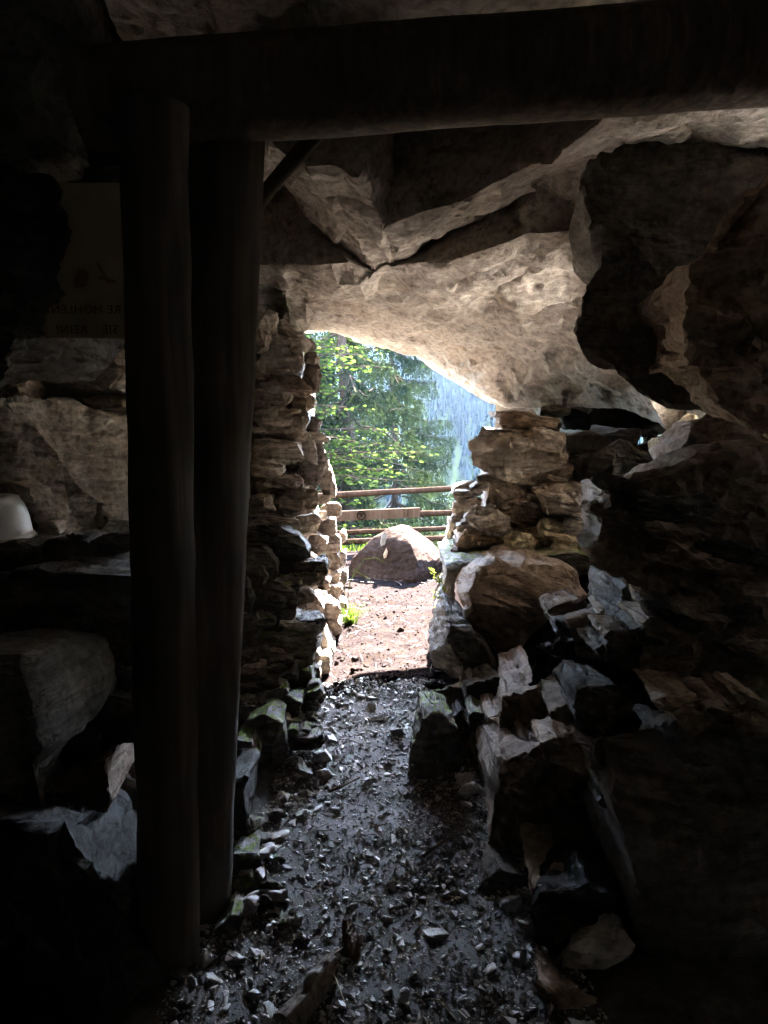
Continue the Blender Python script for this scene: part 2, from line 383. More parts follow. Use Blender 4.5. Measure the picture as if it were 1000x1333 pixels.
parts.append(quad_grid((XL, YB, ZB), (XL, YF, ZB), (XL, YF, ZT), (XL, YB, ZT), 0.6))
parts.append(quad_grid((XR, YB, ZB), (XR, YF, ZB), (XR, YF, ZT), (XR, YB, ZT), 0.6))
parts.append(quad_grid((XL, YB, ZT), (XR, YB, ZT), (XR, YF, ZT), (XL, YF, ZT), 0.6))
Vs, Ts, off = [], [], 0
for v, t in parts: Vs.append(v); Ts.append(t + off); off += len(v)
shell = add('cave_shell', mesh_np('cave_shell', np.concatenate(Vs), np.concatenate(Ts)), M['shell'])
tag(shell, 'dark bedrock enclosing the cave chamber', 'cave', kind='structure')

sx = axis(1.9, 5.5, 0.12, 1.8, 5.6); sy = axis(3.2, 6.9, 0.12, 3.0, 7.0); QX, QY = np.meshgrid(sx, sy)
QZ = 0.45 + 0.8 * (1 - smooth(3.3, 5.7, QY)) + 0.09 * fbm(np.stack([QX.ravel() * 2, QY.ravel() * 2, 0 * QX.ravel()], 1), 4, 6).reshape(QX.shape)  # unseen floor, raised inward to bounce sun onto the wall fronts
I = (np.arange(len(sy) - 1)[:, None] * len(sx) + np.arange(len(sx) - 1)[None, :]).ravel(); k = len(sx)
side = add('side_bounce_floor', mesh_np('side_bounce_floor', np.stack([QX.ravel(), QY.ravel(), QZ.ravel()], 1), np.stack([I, I + 1, I + k + 1, I + k], 1)), M['rubble'])
V, T = quad_grid((5.5, 2.6, 0), (5.5, 6.6, 0), (5.5, 6.6, 4.2), (5.5, 2.6, 4.2), .2); V[:, 0] += .1 * fbm(V * 1.5, 4, 2)  # unseen pale wall added to bounce sunlight back
tag(add('side_bounce_wall', mesh_np('side_bounce_wall', V, T), M['rubble']), 'unseen end wall of the side chamber, pale to bounce light', 'cave', kind='structure')
tag(side, 'unseen pale rubble floor of the side chamber, sloped to bounce sunlight', 'floor', kind='structure')

# ------------------------------------------------------------------ cave ceiling: stepped slabs, constrained triangulation of measured points
C = {  # px, py, forward distance (m)
 'o0': (250, 392, 6.9), 'o1': (395, 431, 7.1), 'o2': (432, 434, 7.1), 'o3': (480, 446, 7.1), 'o4': (540, 464, 7.05), 'o5': (590, 494, 6.9), 'o6': (632, 520, 6.7), 'o7': (660, 532, 6.5),
 'a0': (200, 380, 6.0), 'a1': (330, 398, 6.0), 'a2': (400, 424, 6.2), 'a3': (482, 436, 6.3), 'a4': (545, 454, 6.3), 'a5': (597, 484, 6.1), 'a6': (645, 517, 5.9),
 'a7': (700, 532, 5.75), 'a8': (760, 529, 5.5), 'a9': (815, 533, 5.2), 'a10': (868, 560, 4.9), 'a11': (960, 385, 4.9), 'a12': (1150, 330, 5.2),  # last two lie out of view, raised so side light passes
 'b0': (200, 330, 5.0), 'b1': (335, 343, 4.95), 'b2': (400, 360, 4.85), 'b2b': (440, 372, 4.8), 'b3': (468, 374, 4.75), 'b4': (503, 350, 4.6), 'b5': (590, 337, 4.35), 'b6': (690, 302, 4.1), 'b7': (780, 296, 4.0), 'b8': (900, 320, 4.0), 'b9': (1150, 270, 4.2),
 'n1': (410, 345, 4.72), 'n2': (455, 342, 4.65),
 'm1': (560, 410, 5.2), 'm2': (680, 420, 5.0), 'm3': (740, 380, 4.6), 'm4': (480, 400, 5.4), 'm5': (650, 370, 4.65), 'm6': (800, 440, 4.75), 'm7': (420, 395, 5.45), 'm8': (720, 480, 5.45), 'm9': (620, 455, 5.7),
 'c4': (512, 343, 4.62), 'c5': (580, 300, 4.5), 'c6': (640, 272, 4.3), 'c7': (700, 238, 4.05), 'c8': (775, 205, 3.75), 'c9': (900, 180, 3.4), 'c10': (1150, 180, 3.3),
 'd4': (530, 300, 3.78), 'd5': (600, 262, 3.5), 'd6': (660, 236, 3.3), 'd7': (715, 208, 3.1), 'd8': (790, 165, 2.9), 'd9': (900, 140, 2.8), 'd10': (1150, 130, 2.7),
 'g0': (200, 250, 4.7), 'g1': (344, 258, 4.95), 'g2': (372, 248, 4.9), 'g3': (440, 318, 4.75), 'g4': (490, 352, 4.68),
 'f1': (400, 214, 3.3), 'f2': (458, 212, 3.2), 'f3': (500, 290, 3.75), 'f4': (436, 255, 3.7), 'f5': (455, 290, 4.0),
 'e0': (200, 150, 4.0), 'e1': (350, 185, 3.6), 'e2': (420, 160, 3.5), 'e3': (520, 150, 3.78), 'e4': (640, 145, 3.6), 'e5': (730, 130, 3.35), 'e6': (840, 110, 3.1), 'e7': (1150, 80, 2.9),
 'k0': (100, -60, 2.5), 'k1': (300, 60, 2.75), 'k2': (420, -10, 2.4), 'k3': (520, 30, 2.36), 'k4': (700, -20, 2.2), 'k5': (1000, -20, 2.15), 'k6': (1150, -20, 2.15),
 'k7': (330, 95, 2.75), 'k8': (440, 70, 2.5), 'k9': (600, 60, 2.45), 'k10': (850, 30, 2.36),
 'l0': (-250, -300, 1.6), 'l1': (300, -300, 1.7), 'l2': (700, -300, 1.5), 'l3': (1350, -300, 1.4),
 'x0': (-250, 430, 4.2), 'x1': (-250, 200, 3.4), 'x2': (-250, -60, 2.4), 'x3': (100, 430, 5.2), 'x4': (50, 250, 4.2), 'y1': (1450, 300, 5.4), 'y2': (1350, 300, 2.8), 'y3': (1350, 0, 2.2),
}
keys = list(C); kid = {k: i for i, k in enumerate(keys)}
chains = ['o0 o1 o2 o3 o4 o5 o6 o7 a7 a8 a9 a10 a11 a12 y1', 'a0 a1 a2 a3 a4 a5 a6 a7', 'b0 b1 b2 b2b b3 b4 b5 b6 b7 b8 b9', 'c4 c5 c6 c7 c8 c9 c10', 'd4 d5 d6 d7 d8 d9 d10',
          'g0 g1 g2 g3 g4 b4', 'b2 n1 n2 b3', 'g2 f1 f2 f3 d4 c4', 'e1 e2 e3 e4 e5 e6 e7', 'k0 k1 k7 k8 k3 k9 k10 k6', 'o0 a0 x3 x0 x1 x2 l0 l1 l2 l3 y3 y2 y1', 'c4 b4']
edges = []
for ch in chains:
    w = ch.split(); edges += [(kid[a], kid[b]) for a, b in zip(w, w[1:])]
res = geometry.delaunay_2d_cdt([Vector(C[k][:2]) for k in keys], edges, [], 0, 0.0)
V = []
for v, orig in zip(res[0], res[3]):
    if orig: V.append(P(*C[keys[orig[0]]]))
    else:
        d = sorted((math.hypot(v.x - c[0], v.y - c[1]), c[2]) for c in C.values())[:3]
        V.append(P(v.x, v.y, sum(q / (w + 1) for w, q in d) / sum(1 / (w + 1) for w, q in d)))
# roof above and behind the camera
T = [tuple(f) for f in res[2]]
inv = {keys[o[0]]: i for i, o in enumerate(res[3]) if o}
lip = ['o0', 'o1', 'o2', 'o3', 'o4', 'o5', 'o6', 'o7']       # drop triangles that bridge the mouth (below the lip)
def inmouth(f):
    c = sum((np.array((res[0][i].x, res[0][i].y)) for i in f)) / 3
    rim = ['x0', 'x3'] + lip + ['a7', 'a8', 'a9', 'a10']
    return c[0] < 868 and c[1] > np.interp(c[0], [C[k][0] for k in rim], [C[k][1] for k in rim]) + 0.5
T = [f for f in T if not inmouth(f)]
for a, b in zip('l0 l1 l2'.split(), 'l1 l2 l3'.split()):
    ia, ib = inv[a], inv[b]; n = len(V)
    for i in (ia, ib): p = V[i].copy(); p[1] = -2.4; p[0] *= 1.6; V.append(p)
    T += [(ia, ib, n + 1), (ia, n + 1, n)]
n = len(V)                                                   # outer brow of the lip, up the cliff outside
for k in lip: p = V[inv[k]].copy(); V.append(p + np.array((0, 0.05, 0.45))); V.append(p + np.array((0, -0.4, 1.9)))
for i in range(len(lip) - 1):
    a, b = inv[lip[i]], inv[lip[i + 1]]
    for q0, q1, q2, q3 in ((a, b, n + 2 * i + 2, n + 2 * i), (n + 2 * i, n + 2 * i + 2, n + 2 * i + 3, n + 2 * i + 1)):
        T += [(q0, q1, q2), (q0, q2, q3)]
V = np.array(V); T = np.array([list(t) for t in T])
fn = np.cross(V[T[:, 1]] - V[T[:, 0]], V[T[:, 2]] - V[T[:, 0]])         # orient towards the camera
flip = ((np.array((0, 2.5, 1.2)) - V[T[:, 0]]) * fn).sum(1) < 0
T[flip] = T[flip][:, ::-1]
V, T = facet(V, T, [(0.42, 0.025), (0.17, 0.017), (0.075, 0.0065)], 5)
V, T = split_long(V, T, 0.031, 18)
Nn = vnormals(V, T)
sd = np.array((0.35, 0.25, 0.9)); q = V @ sd
V = V + Nn * (0.025 * fbm(V * 1.6, 2, 5))[:, None]
pit = np.minimum(fbm(V * 5.2, 3, 77) - 0.35, 0.9); pit = np.where(pit > 0, pit, 0)
V = V + Nn * (0.018 * vnoise(np.stack([V @ np.array((1, .2, 0)) * 2, V @ np.array((0, 1, .2)) * 2, q * 16], 1), 31) * 0.5 + 0.004 * fbm(V * 13, 3, 41) + 0.003 * fbm(V * 34, 2, 47) - 0.04 * pit)[:, None]
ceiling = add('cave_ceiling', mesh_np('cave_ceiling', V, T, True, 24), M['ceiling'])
tag(ceiling, 'pale stepped rock ceiling over the cave mouth', 'ceiling', kind='structure')

# ------------------------------------------------------------------ rock builder
def rock_np(ring, th, seed, res=0.03, shift=(0, 0), front=0.72, bulge=0.14, planes=10, amp=1.0, strat=(0.1, 0.15, 1.0), cut=(0.02, 0.13), back=0.82, hull=False):
    rg = np.random.RandomState(seed)
    ring = np.asarray(ring); n = len(ring); c = ring.mean(0); ext = ring.max(0) - ring.min(0); size = max(ext[0], ext[2])
    off = np.array((shift[0] * ext[0], 0, shift[1] * ext[2]))
    if hull:                                                   # angular block: hull of outline, broken front points and back ring
        pts = [p + rg.normal(size=3) * size * 0.012 for p in ring]
        for k in range(rg.randint(4, 7)):
            q = ring[rg.randint(n)]; pts.append(c + (q - c) * rg.uniform(.35, front + .08) + off + np.array((0, -bulge * size * rg.uniform(.55, 1.05), 0)))
        bo_ = np.array((rg.uniform(-.1, .1) * ext[0], 0, -rg.uniform(.0, .16) * ext[2]))
        pts += [c + bo_ + (p - c) * min(back, .74 if back < .95 else 1) * rg.uniform(.8, 1.08) + np.array((0, th * rg.uniform(.6, 1.1), 0)) for p in ring]
        bm = bmesh.new()
        for p in pts: bm.verts.new(p)
        r = bmesh.ops.convex_hull(bm, input=bm.verts)
        bmesh.ops.delete(bm, geom=[v for v in bm.verts if not v.link_faces], context='VERTS')
        bmesh.ops.dissolve_limit(bm, angle_limit=math.radians(9), verts=bm.verts, edges=bm.edges)
        bmesh.ops.bevel(bm, geom=list(bm.edges), offset=size * 0.01, segments=1, affect='EDGES', clamp_overlap=True)
        bmesh.ops.triangulate(bm, faces=bm.faces); bmesh.ops.recalc_face_normals(bm, faces=bm.faces); bm.verts.index_update()
        V = np.array([v.co[:] for v in bm.verts]); T = np.array([[v.index for v in f.verts] for f in bm.faces]); bm.free()
    else:
        V = [c + off + np.array((0, -bulge * size, 0))]
        for p in ring: V.append(c + (p - c) * front + off + np.array((0, -bulge * size * rg.uniform(.7, 1.0), 0)))
        for p in ring: V.append(p)
        for p in ring: V.append(c + (p - c) * back + np.array((0, th * rg.uniform(.85, 1.1), 0)))
        V.append(c + np.array((0, th, 0))); V = np.array(V); T = []
        for i in range(n):
            j = (i + 1) % n
            T.append((0, 1 + j, 1 + i))
            for o in (1, 1 + n): T += [(o + i, o + j, o + n + j), (o + i, o + n + j, o + n + i)]
            T.append((1 + 2 * n + i, 1 + 2 * n + j, 1 + 3 * n))
        T = np.array(T)
        fn = np.cross(V[T[:, 1]] - V[T[:, 0]], V[T[:, 2]] - V[T[:, 0]]); cc = V.mean(0)
        if ((V[T].mean(1) - cc) * fn).sum() < 0: T = T[:, ::-1]
    yk = c[1] + 0.02; wf = 0.3; V[:, 1] = np.where(V[:, 1] > yk, yk + (V[:, 1] - yk) * wf, V[:, 1])
    V, T = facet(V, T, [(size / 3.2, 0.02 * size * amp), (size / 7, 0.011 * size * amp)] + ([(size / 14, 0.004 * size * amp)] if size > .35 else []), seed)
    V, T = split_long(V, T, res, 18)
    V[:, 1] = np.where(V[:, 1] > yk, yk + (V[:, 1] - yk) / wf, V[:, 1])
    cc = V.mean(0)
    for k in range(planes if not hull else 0):
        nv = rg.normal(size=3); nv[1] = -abs(nv[1]) * 1.0; nv /= np.linalg.norm(nv)
        s = (V - cc) @ nv; hi, lo = s.max(), s.min(); d = hi - rg.uniform(*cut) * (hi - lo)
        over = np.maximum(s - d, 0); V = V - nv[None, :] * over[:, None] * 0.92
    Nn = vnormals(V, T); o = rg.uniform(-50, 50, 3); W = V + o
    st = np.array(strat, float) + rg.normal(size=3) * 0.08; st /= np.linalg.norm(st)
    a1 = np.cross(st, (1, 0.3, 0)); a1 /= np.linalg.norm(a1); a2 = np.cross(st, a1)
    sc = max(size, 0.12)
    lay = vnoise(np.stack([W @ a1 * 1.5 / sc, W @ a2 * 1.5 / sc, W @ st * 10 / sc], 1), seed + 3)
    lay = np.clip(lay * 5, -1, 1)                              # broken beds: flat treads and short risers
    lay2 = vnoise(np.stack([W @ a1 * 5, W @ a2 * 5, W @ st * 60], 1), seed + 8)
    crk = 1 - np.clip(np.abs(vnoise(W * np.array((1.6, 1.6, 1.6)) / sc + 0.4 * lay2[:, None] * 0.2, seed + 13)) * 22, 0, 1)
    d = amp * (0.006 * sc * fbm(W * 2.2 / sc, 3, seed) + 0.010 * sc * lay + 0.0075 * lay2 * min(1, sc * 2.5) + 0.003 * min(sc, .6) * ridged(W * 5 / sc, 3, seed + 5) - 0.012 * min(sc, .7) * crk)
    d = d + amp * 0.0045 * fbm(W * 24, 3, seed + 9) * min(1, sc * 3)
    return V + Nn * d[:, None], T
sid = [100]
def outline(pts, Y):
    return [P(p[0], p[1], p[2] if len(p) > 2 else Y) for p in pts]
def boulder(label, pts, Y, th, mat='grey', name='boulder', cat='boulder', res=None, parent=None, **kw):
    sid[0] += 1
    ring = outline(pts, Y)
    if res is None:
        ex = np.ptp(np.array(ring), axis=0); res = float(np.clip(max(ex[0], ex[2]) / 25, 0.013, 0.032))
    kw.setdefault('hull', kw.get('front', .7) < .9 and len(pts) < 11)
    V, T = rock_np(ring, th, kw.pop('seed', sid[0]), res, **kw)
    o = add_at(name, V, T, M[mat], parent, True, 17)
    if parent is None: tag(o, label, cat)
    return o
def blob(cx, cy, w, h, ang, rg, n=None):
    n = n or rg.randint(6, 9); a0 = rg.uniform(0, 6.28); pts = []
    for k in range(n):
        a = a0 + 6.2832 * (k + rg.uniform(-.25, .25)) / n
        e = 0.62; x = math.copysign(abs(math.cos(a)) ** e, math.cos(a)) * w / 2 * rg.uniform(.9, 1.06); y = math.copysign(abs(math.sin(a)) ** e, math.sin(a)) * h / 2 * rg.uniform(.88, 1.08)
        r = math.radians(ang); pts.append((cx + x * math.cos(r) - y * math.sin(r), cy + x * math.sin(r) + y * math.cos(r)))
    return pts
def wall_stone(wall, cx, cy, w, h, ang, Y, mat='tan', th=0.34, seed=None, **kw):
    sid[0] += 1; rg = np.random.RandomState(sid[0])
    ring = outline(blob(cx, cy, w * 1.06, h * 1.1, ang, rg), Y)
    ex = np.ptp(np.array(ring), axis=0)
    kw.setdefault('bulge', rg.uniform(.1, .2)); kw.setdefault('shift', (rg.uniform(-.05, .05), rg.uniform(-.1, .02)))
    V, T = rock_np(ring, th, sid[0], float(np.clip(max(ex[0], ex[2]) / 14.5, 0.014, 0.032)), hull=True, front=rg.uniform(.68, .84), strat=(-math.sin(math.radians(ang)) * .8 + .1, .1, 1), **kw)
    return add_at('stone', V, T, M[mat], wall, True, 17)

# ------------------------------------------------------------------ dry stone walls beside the mouth
def core(name, x0, x1, y0, y1, z0, z1, mat, parent, batter=0.0):
    ring = [(x0, y0, z0), (x1, y0, z0), (x1 - batter * .5, y0, (z0 + z1) / 2), (x1 - batter, y0, z1), ((x0 + x1) / 2, y0, z1), (x0, y0, z1), (x0, y0, (z0 + z1) / 2)]
    V, T = rock_np(ring, y1 - y0, 7, 0.05, front=.96, bulge=0.01, planes=0, back=1.0)
    return add_at(name, V, T, mat, parent, True, 38)
lw = empty('dry_stone_wall', (-1.2, 5.5, 0.0)); tag(lw, 'tall dry stone wall with sunlit end, grass tuft at its foot', 'wall', 'dry stone walls')
core('rubble_core', -3.2, -0.52, 5.35, 6.5, -0.1, 2.75, M['shell'], lw, 0.16)
LS = [(344, 434, 20, 56, 18, 5.0, 'tan'), (384, 437, 58, 22, 38, 5.15, 'tan'), (366, 462, 58, 52, 5, 5.05, 'tan'), (338, 482, 16, 24, 5, 5.0, 'tan'), (374, 503, 62, 24, 10, 5.1, 'brown'),
      (357, 513, 44, 28, 18, 4.98, 'tan'), (338, 518, 20, 28, 20, 4.95, 'tan'), (394, 524, 32, 22, 0, 5.2, 'tan'), (406, 493, 24, 40, 5, 5.5, 'tan'), (355, 543, 52, 26, 0, 4.95, 'tan'),
      (387, 547, 28, 32, 20, 5.15, 'tan'), (408, 556, 18, 26, 20, 5.6, 'tan'), (364, 565, 70, 17, 2, 5.0, 'tan'), (360, 588, 66, 30, 8, 4.92, 'tan'), (398, 586, 26, 44, -15, 5.3, 'tan'), (414, 592, 22, 44, -18, 5.65, 'tan'),
      (346, 609, 42, 22, 4, 4.86, 'tan'), (362, 629, 70, 20, -2, 4.88, 'tan'), (402, 620, 34, 34, 25, 5.25, 'tan'), (425, 627, 18, 46, -15, 5.8, 'tan'), (339, 658, 34, 30, -10, 4.8, 'tan'), (385, 655, 66, 30, -15, 4.86, 'tan'),
      (432, 665, 30, 17, -5, 5.9, 'tan'), (358, 683, 68, 17, 2, 4.8, 'tan'), (397, 684, 42, 26, -5, 5.0, 'tan'), (425, 686, 28, 22, 0, 5.6, 'tan'), (431, 708, 26, 24, 5, 5.8, 'tan'), (409, 711, 32, 30, 10, 5.2, 'tan'),
      (433, 731, 22, 22, 0, 5.8, 'tan'), (415, 738, 26, 24, 10, 5.3, 'tan'), (432, 752, 22, 20, 0, 5.75, 'tan'), (404, 750, 24, 44, 8, 4.75, 'buff'), (385, 763, 20, 26, -35, 4.6, 'tan'), (416, 762, 28, 18, 0, 5.3, 'tan'),
      (436, 771, 20, 16, 0, 5.6, 'tan'), (414, 779, 26, 16, 0, 5.15, 'tan'), (402, 793, 34, 30, 40, 4.7, 'tan'), (427, 798, 34, 26, 25, 5.0, 'tan'), (447, 812, 20, 18, 0, 5.35, 'tan'), (444, 792, 18, 14, 0, 5.5, 'tan'),
      (419, 836, 18, 52, -28, 4.55, 'tan'), (434, 818, 20, 18, 0, 4.95, 'tan'), (421, 866, 22, 26, 0, 4.35, 'tan'), (408, 880, 20, 24, 5, 4.15, 'grey'), (405, 858, 24, 18, -10, 4.3, 'tan'),
      (404, 465, 16, 16, 0, 5.4, 'tan'), (400, 448, 18, 16, 10, 5.4, 'tan'), (412, 575, 14, 14, 0, 5.7, 'tan'), (398, 640, 24, 16, -10, 5.2, 'tan'), (421, 650, 18, 12, 0, 5.7, 'tan'), (416, 672, 22, 14, 0, 5.4, 'tan'), (400, 728, 22, 12, 0, 4.95, 'tan'), (445, 700, 12, 14, 0, 6.1, 'tan'), (446, 728, 10, 18, 0, 6.1, 'tan'), (447, 752, 10, 18, 0, 6.0, 'tan'),
      # behind the posts, and far left under the hanging sheet
      (300, 450, 60, 46, 5, 5.0, 'tan'), (240, 450, 66, 40, -5, 4.9, 'tan'), (180, 460, 60, 34, 5, 4.8, 'tan'), (290, 500, 70, 40, 3, 4.95, 'tan'), (215, 500, 76, 38, -4, 4.85, 'tan'), (295, 545, 66, 40, 0, 4.9, 'tan'), (225, 545, 70, 42, 5, 4.8, 'tan'),
      (290, 595, 74, 46, 5, 4.85, 'tan'), (215, 600, 74, 50, -5, 4.75, 'tan'), (290, 650, 70, 50, 0, 4.75, 'tan'), (215, 660, 80, 50, 5, 4.65, 'tan')]
for s in LS: wall_stone(lw, *(s[:6] + ('sundark' if s[0] > 398 and s[5] > 4.5 else s[6],)))
rgw = np.random.RandomState(8)
for k in range(24):
    px = rgw.uniform(334, 428); py = rgw.uniform(max(430, 430 + (px - 380) * 2.2), 800)
    wall_stone(lw, px, py, rgw.uniform(14, 32), rgw.uniform(5, 10), rgw.uniform(-14, 10), 4.93 + max(0, px - 385) * .018 - max(0, py - 690) * .0035, 'tan' if k % 4 else 'grey', th=.3)
rw = empty('dry_stone_wall', (1.15, 5.3, 0.4)); tag(rw, 'low dry stone wall built on a rock ledge, topped by a long squared block', 'wall', 'dry stone walls')
core('rubble_core', 0.86, 1.85, 5.45, 6.5, 0.2, 1.42, M['shell'], rw)
RS = [(670, 540, 50, 9, 3, 5.3, 'brown', .5), (690, 551, 82, 24, 6, 5.2, 'brown', .5), (676, 594, 118, 66, 9, 5.05, 'tan', .7), (708, 572, 58, 28, 8, 4.98, 'tan'), (680, 578, 30, 20, -10, 4.9, 'tan', .2), (664, 631, 84, 22, 6, 5.1, 'tan', .5),
      (610, 640, 42, 20, -20, 5.6, 'tan', .5), (609, 661, 42, 24, -15, 5.55, 'tan', .5), (672, 660, 88, 46, 26, 5.0, 'brown', .5), (636, 678, 62, 30, 22, 4.92, 'tan', .5), (740, 650, 82, 40, -4, 4.85, 'tan', .5), (619, 686, 38, 14, 10, 5.05, 'brown'),
      (626, 703, 66, 22, -3, 4.92, 'brown', .5), (615, 718, 52, 13, 0, 4.95, 'brown'), (677, 709, 42, 28, 12, 4.82, 'buff'), (718, 692, 38, 32, 10, 4.85, 'buff'), (738, 712, 36, 28, 0, 4.75, 'buff'), (700, 704, 36, 30, 20, 4.9, 'brown'),
      (755, 680, 40, 14, -4, 4.8, 'tan'), (752, 691, 32, 11, -2, 4.82, 'tan'), (765, 671, 34, 12, -8, 4.78, 'tan'), (596, 698, 26, 46, 8, 5.5, 'red', .5), (730, 675, 34, 14, -15, 4.92, 'tan'), (709, 641, 40, 20, -30, 5.0, 'brown'), (736, 616, 18, 26, 25, 5.05, 'brown'),
      (760, 706, 18, 20, 0, 4.75, 'buff'), (650, 717, 18, 18, 60, 4.95, 'brown'), (765, 614, 30, 40, -25, 5.1, 'shell'), (790, 612, 50, 24, 10, 5.2, 'shadedark'), (795, 636, 40, 26, -20, 4.95, 'shell'), (772, 594, 60, 16, 8, 5.4, 'shadedark'), (722, 535, 40, 16, 0, 5.6, 'grey'), (750, 547, 40, 26, 10, 5.7, 'shadedark'),
      (604, 655, 16, 12, 0, 5.7, 'tan'), (598, 674, 22, 12, -8, 5.6, 'tan'), (585, 715, 14, 22, 0, 5.6, 'tan'), (640, 700, 30, 12, 20, 4.98, 'brown'), (690, 668, 40, 20, 30, 5.08, 'brown')]
for s in RS: wall_stone(rw, *s[:6], 'sundark' if s[0] < 622 else s[6], th=s[7] if len(s) > 7 else .34)

for k in range(24):
    wall_stone(rw, rgw.uniform(600, 765), rgw.uniform(618, 720), rgw.uniform(16, 36), rgw.uniform(5, 10), rgw.uniform(-12, 22), 5.0 + rgw.uniform(-.05, .05), 'tan' if k % 3 else 'brown', th=.25)
# ------------------------------------------------------------------ boulders and ledges
B = boulder
# right bank
B('flat pale ledge slab carrying the low stone wall', [(581, 738), (612, 730), (674, 725), (762, 721), (790, 735), (745, 748), (640, 750), (618, 757), (583, 760)], 4.55, 0.95, 'mosslight', bulge=.02, front=.9, back=1.0, planes=3, cat='rock slab', name='rock_slab')
B('broad reddish brown rock face under the ledge slab', [(590, 777), (618, 750), (650, 736), (690, 733), (752, 746), (775, 780), (800, 800), (760, 830), (742, 856), (704, 888), (662, 877), (629, 838), (606, 813)], 4.05, 0.9, 'brown', bulge=.1, front=.86, shift=(-.04, -.04), strat=(.5, .2, .8))
B('dark slab jutting out low over the path, below the brown rock face', [(586, 806), (610, 815), (632, 842), (655, 876), (612, 898), (567, 895), (563, 868), (577, 846)], 3.85, 0.8, 'grey', front=.91, bulge=.05, hull=False, cat='rock slab', name='rock_slab')
B('wedge of rock with pale lit top edge beneath the rough upright rock', [(742, 862), (752, 838), (812, 800), (830, 850), (862, 890), (764, 892)], 3.0, 0.5, 'grey', shift=(.02, -.1), front=.7)
B('rough upright rock leaning against the huge dark block', [(806, 790), (826, 722), (862, 742), (905, 880), (870, 890), (824, 858), (810, 830)], 2.8, 0.6, 'grey', amp=1.5)
B('layered ledge jutting out above the low brown rock face', [(690, 892), (728, 881), (782, 888), (850, 905), (950, 915), (960, 985), (850, 985), (770, 955), (710, 940), (699, 912)], 2.8, 0.22, 'brown', front=.93, bulge=.03, amp=1.7, back=.8, cat='rock slab', name='rock_slab')
B('dark rock behind the layered ledge', [(690, 850), (760, 835), (900, 820), (1040, 850), (1040, 980), (700, 960)], 3.02, .15, 'shadedark', amp=1.4)
B('low brown rock face under the layered ledge', [(656, 912), (704, 895), (720, 930), (790, 955), (790, 1010), (760, 1070), (650, 1072), (645, 990)], 2.95, 0.8, 'brown', amp=1.3, strat=(.8, .1, .5))
B('pale rough rock in the recess under the jutting slab', [(562, 900), (606, 896), (612, 980), (622, 1020), (592, 1016), (578, 985), (566, 940)], 3.65, 0.6, 'mosslight', amp=1.5, strat=(.9, 0, .3))
B('dark upright slab standing in the recess under the jutting slab', [(603, 897), (656, 879), (664, 970), (652, 1000), (607, 985)], 3.45, 0.6, 'grey', strat=(1, 0, .1))
B('mossy stone on the edge of the path, below the jutting slab', [(534, 975), (548, 936), (572, 928), (596, 950), (600, 1005), (570, 1024), (533, 1018)], 3.08, 0.45, 'moss')
B('dark rock filling the foot of the bank behind the mossy path stone', [(575, 990), (660, 960), (680, 1080), (640, 1080), (600, 1040)], 3.25, 0.5, 'shell')
B('huge dark block with a lit left edge on the bank', [(772, 720), (786, 655), (806, 632), (900, 600), (1000, 565), (1100, 560), (1100, 900), (900, 925), (868, 860), (835, 760), (800, 745)], 2.45, 1.2, 'brown', front=.95, bulge=.02, back=.3, amp=1.7, planes=3, cut=(.01, .04))
B('dark knobbly rock at the foot of the low brown rock face', [(646, 1060), (655, 990), (720, 962), (775, 1000), (765, 1120), (710, 1190), (652, 1175), (640, 1110)], 2.55, 0.7, 'brown', amp=1.4)
B('small dark stone at the foot of the bank, next to the gravel', [(624, 1150), (650, 1133), (684, 1140), (690, 1185), (660, 1200), (626, 1192)], 2.3, 0.3, 'grey')
B('brown rock above the pale angular rock by the path', [(690, 1156), (755, 1143), (812, 1170), (790, 1215), (715, 1224), (694, 1195)], 2.1, 0.5, 'brown')
B('pale angular rock lying at the foot of the black bank', [(715, 1268), (750, 1224), (808, 1202), (826, 1230), (800, 1268), (782, 1304), (758, 1300), (722, 1282)], 1.93, 0.35, 'gravel', front=.8, shift=(0, -.02))
B('black rock mass rising behind the pale angular rock', [(765, 965), (900, 935), (1150, 900), (1150, 1500), (800, 1500), (815, 1330), (835, 1210), (790, 1110)], 1.98, .3, 'shell', front=.92, bulge=.05)
B('brown rock rubble below the pale angular rock', [(700, 1275), (740, 1290), (800, 1310), (830, 1420), (720, 1420)], 1.8, 0.3, 'brown')
# right, hanging rock
B('great dark rock block hanging from the ceiling', [(781, 294), (776, 350), (760, 388), (744, 438), (772, 464), (802, 480), (850, 518), (882, 534), (940, 540), (1060, 520), (1120, 380), (1120, 130), (920, 140), (800, 178), (742, 232)], 3.45, 0.9, 'grey', name='hanging_rock', front=.97, bulge=.01, planes=6, cut=(.01, .04), back=.45)
B('hanging rock with pale lit crooked edge, beside the great dark block', [(893, 395), (906, 335), (948, 292), (985, 238), (1120, 180), (1120, 590), (990, 548), (934, 524), (922, 492), (903, 452)], 2.7, 0.8, 'brown', name='hanging_rock', front=.95, bulge=.01, planes=5, cut=(.01, .05), amp=1.8, back=.5)
B('rounded brown rock wedged between the hanging rock and the bank', [(880, 590), (900, 552), (940, 530), (1000, 532), (1080, 560), (1080, 640), (940, 612), (890, 618)], 3.4, 0.6, 'brown', name='wedged_rock')
B('pale yellowish rock lit through the side gap', [(874, 560), (900, 540), (932, 560), (950, 590), (945, 640), (880, 640), (872, 600)], 4.3, 0.5, 'buff', name='wedged_rock', amp=1.5)
ringp = [(1.94, 4.8, .2), (2.2, 4.8, .2), (2.2, 4.8, 4.2), (1.96, 4.8, 4.2)]; W = np.array(ringp + [(x + .76, 6.68, z) for x, y, z in ringp])  # unseen rib added to block side light from the hollow
